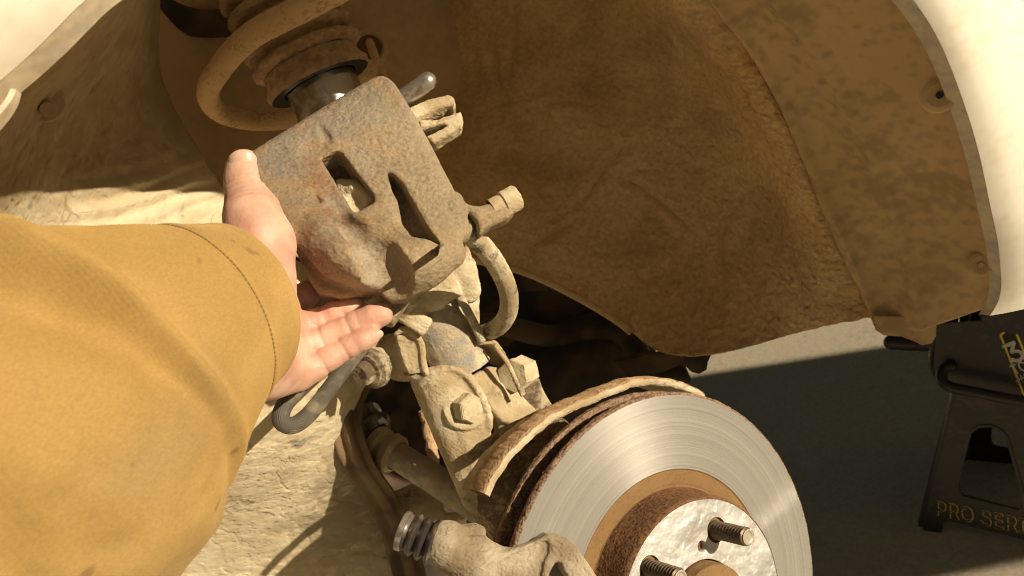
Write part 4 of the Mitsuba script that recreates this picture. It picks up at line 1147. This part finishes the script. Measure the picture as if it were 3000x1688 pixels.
for ch, at_, dp in ((PK, (945, 1062), .0007), (PK, (1006, 1024), .0006), (RG, (946, 996), .0008), (RG, (1026, 962), .0006), (RG, (1056, 948), .0004), (MD, (956, 944), .0007), (MD, (966, 940), .0004)):
    groove(hm, ch, at_, dp)
for at_, dp in (((724, 566), .0006), ((722, 550), .0007), ((721, 538), .0005), ((738, 612), .0005), ((735, 600), .0004)):
    groove(hm, TH, at_, dp, .0009)
put('person__hand', hm, 'skin', True, 'bare left hand with the thumb up and fingers spread')
# thumb nail and little finger nail
def nail(c, along, nrm, w, l, R, key):
    along = unit(along); nrm = unit(nrm - along * (np.asarray(nrm) @ along)); across = np.cross(along, nrm)
    s, t = np.meshgrid(np.linspace(-1, 1, 17), np.linspace(-1, 1, 17))
    x = s * w * np.where(t > 0, np.sqrt(np.clip(1 - .80 * t ** 2, 0, 1)), np.sqrt(np.clip(1 - .25 * t ** 4, 0, 1)))
    y = t * l
    zz = np.sqrt(np.maximum(R * R - x * x, 0)) - R - .10 * (y ** 2) / l + .0004 * (1 - np.abs(s) ** 6) * (1 - np.abs(t) ** 6)
    G = c + x[..., None] * across + y[..., None] * along + zz[..., None] * nrm
    i, j = np.meshgrid(np.arange(16), np.arange(16), indexing='ij')
    q = [i * 17 + j, i * 17 + j + 1, (i + 1) * 17 + j + 1, (i + 1) * 17 + j]
    F = np.vstack([np.stack([q[0], q[1], q[2]], -1).reshape(-1, 3), np.stack([q[0], q[2], q[3]], -1).reshape(-1, 3)])
    B = G.reshape(-1, 3)
    m = to_mesh(np.vstack([B, B - nrm * .0009]), np.vstack([F, F[:, ::-1] + len(B)]))
    put(key, m, 'nail', True)
def skin_at(u, v):
    V, N = np.array(hm.vertices), np.array(hm.vertex_normals)
    d = np.hypot(V[:, 0] / V[:, 2] * FOC + 1500 - u, V[:, 1] / V[:, 2] * FOC + 844 - v)
    k = np.argsort(V[:, 2] + 1e3 * (d > 9))[:12]
    return V[k].mean(0), unit(N[k].mean(0))


c_, n_ = skin_at(710, 467)
nail(c_ + n_ * .0004, P(711, 440, .45) - P(714, 490, .45), n_, .0074, .0046, .0112, 'person__hand__thumb_nail')
c_, n_ = skin_at(1112, 984)
nail(c_ + n_ * .0002, P(1118, 966, .462) - P(1085, 985, .459), n_, .0024, .0030, .0056, 'person__hand__finger_nail')
rc, rax = P(880, 1021, .4560), unit(P(912, 1008, .4585) - P(866, 1027, .4545))
put('person__wedding_ring', lathe([(.0088, -.0022), (.0097, -.0020), (.0100, 0), (.0097, .0020), (.0088, .0022), (.0088, -.0022)], rc, rax, 60), 'gold', 40, 'plain silver coloured ring on the ring finger')

# sleeve
ax_pts = np.c_[PX((665, 908, .402), (498, 991, .372), (262, 1149, .340), (70, 1285, .318), (-450, 1560, .300), (-1100, 1900, .29)), [.0441, .0564, .0752, .0815, .082, .08]]
NS, NA = 260, 220
ax = spline(ax_pts, NS)
c, rad = ax[:, :3], ax[:, 3]
t = np.gradient(c, axis=0); t /= np.linalg.norm(t, axis=1, keepdims=True)
v0 = np.array([0, 0, -1.0])
ang = np.linspace(0, 2 * np.pi, NA + 1)
V = np.zeros((NS, NA + 1, 3))
s_len = np.r_[0, np.cumsum(np.linalg.norm(np.diff(c, axis=0), axis=1))]
rng = np.random.default_rng(5)
FOLDS = [(.055 + .024 * k + rng.uniform(-.006, .006), rng.uniform(.012, .034), rng.uniform(.3, 1.5), rng.uniform(.008, .014), rng.uniform(.006, .011)) for k in range(22)]
for i in range(NS):
    e2 = unit(v0 - t[i] * (v0 @ t[i])); e1 = np.cross(t[i], e2)
    s = s_len[i]
    grow = min(1, max(0, (s - .035) / .05))
    fold = np.zeros(NA + 1)
    for s0, sl_, ph_a, w_, h_ in FOLDS:
        line = s - s0 - sl_ * np.sin(ang + ph_a)
        fold += h_ * (np.exp(-(line / w_) ** 2) - .45 * np.exp(-((line - 1.7 * w_) / (.8 * w_)) ** 2)) * (.55 + .45 * np.cos(ang - ph_a * 1.7))
    fold *= grow
    p0 = c[i] + rad[i] * (np.cos(ang)[:, None] * e2 + np.sin(ang)[:, None] * e1)
    q = p0.copy()
    q[-1] = q[0]
    lump = (meshkit.fbm(q * 26, 3, 4) - .5) * .011 * grow + (meshkit.fbm(q * 60, 2, 9) - .5) * .0026 * (.3 + .7 * grow)
    fold[-1] = fold[0]
    seam_groove = -.0009 * math.exp(-((s - .0225) / .0012) ** 2) + .0006 * math.exp(-((s - .0195) / .003) ** 2) - .0006 * math.exp(-((s - .004) / .0018) ** 2)
    V[i] = p0 + ((fold + lump + seam_groove) / rad[i])[:, None] * (p0 - c[i])
# cuff: rounded hem that turns inside
hem_c = []
for k, (dr_, ds) in enumerate(((-.0125, .016), (-.0070, .008), (-.0045, .003), (-.0030, .0002), (-.0012, -.0010), (-.0002, -.0002))):
    base = V[0]
    hem_c.append(base + (base - c[0]) / rad[0] * dr_ + t[0] * ds)
V = np.concatenate([np.array(hem_c), V])
M = len(V)
i, j = np.meshgrid(np.arange(M - 1), np.arange(NA), indexing='ij')
q = [i * (NA + 1) + j, i * (NA + 1) + j + 1, (i + 1) * (NA + 1) + j + 1, (i + 1) * (NA + 1) + j]
F = np.vstack([np.stack([q[0], q[1], q[2]], -1).reshape(-1, 3), np.stack([q[0], q[2], q[3]], -1).reshape(-1, 3)])
uvs = np.stack(np.broadcast_arrays(np.r_[np.linspace(-.05, 0, 6), s_len / .5][:, None], (ang / (2 * np.pi))[None]), -1).reshape(-1, 2)
put('person__sleeve', to_mesh(V.reshape(-1, 3), F), 'canvas', True, 'tan brown canvas work sleeve with a stitched cuff', uv=uvs)
k_s = 6 + int(np.argmin(np.abs(s_len - .0225)))
sx = V[k_s]
for k in range(0, NA, 2):
    pass
seg = []
step = V[k_s][:-1]
fine = spline(np.vstack([step, step[:1]]), 420)
stm = []
for k in range(0, 418, 3):
    a, b = fine[k], fine[k + 2]
    out = unit((a + b) / 2 - c[k_s - 6])
    stm.append(tube(np.array([a + out * .0001, (a + b) / 2 + out * .0005, b + out * .0001]), .00038, 5, 3))
put('person__sleeve__stitching', trimesh.util.concatenate(stm), 'thread', True)
scene['person__sleeve__stitching']; labels['person__sleeve__stitching'] = {'kind': 'stuff', 'label': 'row of stitches round the cuff'}
# forearm inside the cuff, so that the opening is not empty
put('person__forearm', tube(np.c_[PX((700, 905, .402), (560, 960, .385), (400, 1060, .36)), [.024, .031, .036]], None, 30, 30), 'skin', True)

# ------------------------------------------------------------------ jack stand
note('jack_stand', 'black steel jack stand with yellow lettering under the car sill', 'jack stand')
g0, g1 = ground_at(2700, 1554), ground_at(3000, 1598)
e = unit(g1 - g0)
inw_ = unit(np.cross(UP, e)); inw_ = inw_ if inw_[2] > 0 else -inw_
upish = unit(UP * math.cos(.16) + inw_ * math.sin(.16))
fj = Frame(g0, np.cross(e, upish) if np.cross(e, upish)[2] < 0 else -np.cross(e, upish), e)
face = [(2700, 1540), (2799, 1153), (2762, 1124), (2738, 1090), (2734, 1070), (2741, 950), (2930, 935), (3010, 1150), (3100, 1500), (3140, 1640), (3075, 1628), (3072, 1600), (2802, 1533), (2775, 1528), (2762, 1534), (2757, 1568), (2706, 1556)]
hole = [(2823, 1452), (2812, 1440), (2809, 1416), (2836, 1300), (2846, 1268), (2870, 1252), (2904, 1250), (2932, 1264), (2948, 1285), (2993, 1440), (2998, 1480), (2985, 1494)]
import shapely.geometry as sg
pf = sg.Polygon(fj.poly(face)).buffer(-.002).buffer(.002)
ph_ = sg.Polygon(fj.poly(hole)).buffer(-.004).buffer(.004)
put('jack_stand__front_face', slab(fj, pf.difference(ph_), -.0035, 0, .0012), 'stand_paint', 30)
rimh = sg.Polygon(fj.poly(hole)).buffer(.0035).buffer(-.002).buffer(.002).difference(ph_.buffer(-.0005))
put('jack_stand__pressed_rim', slab(fj, rimh, -.0035, .002, .0015), 'stand_paint', 30)
# left side face, rolled back from the front one
edge = [(2701, 1545), (2720, 1463), (2750, 1345), (2780, 1225), (2799, 1155)]
q0 = np.array([fj.glob(np.r_[fj.px(u, v), 0]) for u, v in edge])
side = inw_ * .05 - e * .006
rows = [q0, q0 + inw_ * .006 - e * .0035, q0 + inw_ * .02 - e * .004, q0 + side, q0 + inw_ * .16 + e * .02]
put('jack_stand__side_face', patch(rows, 40, 24, .003), 'stand_paint', 30)
lowr = [fj.glob(np.r_[fj.px(u, v), -.05]) for u, v in ((2800, 1160), (3010, 1160))]
up_ = [(2741, 950), (2736, 1010), (2735, 1075), (2762, 1124)]
q1_ = np.array([fj.glob(np.r_[fj.px(u, v), 0]) for u, v in up_])
put('jack_stand__body_side', patch([q1_, q1_ + inw_ * .005 - e * .003, q1_ + inw_ * .02 - e * .003, q1_ + inw_ * .08], 20, 14, .003), 'stand_paint', 30)
back = [fj.glob(np.r_[fj.px(u, v), -.17]) for u, v in ((2760, 1500), (3080, 1560), (3000, 1150), (2830, 1130))]
fjb = Frame(fj.glob([0, 0, -.17]), fj.ez - upish * .3, fj.ex)
put('jack_stand__back_face', slab(fjb, pf.difference(ph_), -.0035, 0, .0012), 'stand_paint', 30)
put('jack_stand__handle', tube(np.array([fj.glob(np.r_[fj.px(u, v, h_), h_]) for u, v, h_ in ((2790, 1075, .002), (2766, 1082, .012), (2758, 1102, .020), (2768, 1124, .026), (2810, 1140, .028), (2890, 1156, .028), (2970, 1171, .028), (3040, 1180, .028), (3150, 1195, .02))]), .0062, 16, 90), 'stand_paint', True, 'bent bar handle of the stand')
put('jack_stand__ratchet_lever', tube(np.array([fj.glob(np.r_[fj.px(u, v, h_), h_]) for u, v, h_ in ((2612, 1003, -.05), (2680, 1006, -.05), (2760, 1008, -.05), (2850, 1008, -.05))]), .0098, 18, 30, round_caps=True), 'stand_paint', True)
put('jack_stand__post', tube(np.array([fj.glob(np.r_[fj.px(2880, 1100, -.05), -.05]), fj.glob(np.r_[fj.px(2905, 950, -.05), -.05]), P(2945, 905, .80)]), .024, 24, 20), 'stand_paint')
put('jack_stand__saddle', slab(Frame(P(2925, 925, .80), fj.ez, fj.ex), sg.Polygon(Frame(P(2925, 925, .80), fj.ez, fj.ex).poly([(2870, 930), (2910, 912), (2968, 880), (3000, 850), (3060, 820), (3060, 960), (2990, 985), (2935, 975), (2890, 965)])).buffer(0), -.07, .0, .003), 'stand_paint', 30)
# lettering
def lettering(key, txt, ph, pxy, ex, hgt, lift_, mat_, bold=False, sx=1.0, parent='jack_stand', fr=None, lab=None):
    fr = fr or fj
    m = meshkit.text_mesh(txt, hgt, .0004, bold)
    o = np.r_[fr.px(*pxy), 0]
    x = np.r_[unit(ex), 0]; y = np.array([x[1], -x[0], 0])
    v = np.array(m.vertices)
    loc = o + v[:, :1] * sx * x + v[:, 1:2] * y + np.c_[np.zeros((len(v), 2)), v[:, 2] + lift_]
    mm = to_mesh(fr.glob(loc), m.faces)
    return put(key, mm, mat_, False, lab)
d1 = fj.px(3000, 1563) - fj.px(2740, 1507)
hh_ = np.linalg.norm(fj.px(2740, 1507) - fj.px(2747, 1468))
wid = np.linalg.norm(d1)
tm_ = meshkit.text_mesh('PRO SERI', hh_)
sxx = wid / (tm_.bounds[1][0] - tm_.bounds[0][0])
lettering('jack_stand__lettering', 'PRO SERIES', hh_, (2740, 1507), d1, hh_, .0004, 'print_yellow', True, sxx, lab='yellow outlined letters PRO SERIES')
lettering('jack_stand__lettering_fill', 'PRO SERIES', hh_, (2740, 1507), d1, hh_, .0010, 'stand_paint', False, sxx)
# sticker on the upper part
stk = [(2928, 982), (2968, 945), (3040, 1120), (3060, 1200), (3000, 1165)]
fst = Frame(fj.glob(np.r_[fj.px(2960, 1050), .004]), fj.ez, fj.ex)
ps = sg.Polygon(fst.poly(stk))
put('jack_stand__upper_bracket', slab(fst, ps.buffer(.006), -.006, -.0005, .001), 'stand_paint', 30)
put('jack_stand__sticker_border', slab(fst, ps, -.0006, .0002, .0001), 'print_yellow', 30)
put('jack_stand__sticker', slab(fst, ps.buffer(-.0022), .0001, .0006, .0001), 'print_black', 30, 'black sticker with orange border reading 3 TON')
dx_ = fst.px(3000, 1068) - fst.px(2968, 1080)
lettering('jack_stand__sticker_number', '3', 0, (2962, 1066), dx_, .022, .0008, 'print_white', True, 1, fr=fst)
lettering('jack_stand__sticker_word', 'TON', 0, (2972, 1098), dx_, .011, .0008, 'print_white', True, .8, fr=fst)
lettering('jack_stand__sticker_small', 'JACK', 0, (2982, 1117), dx_, .006, .0008, 'print_white', False, .8, fr=fst)
lettering('jack_stand__sticker_small', 'STAND', 0, (2984, 1128), dx_, .006, .0008, 'print_white', False, .8, fr=fst)
print('triangles', TRI[0])
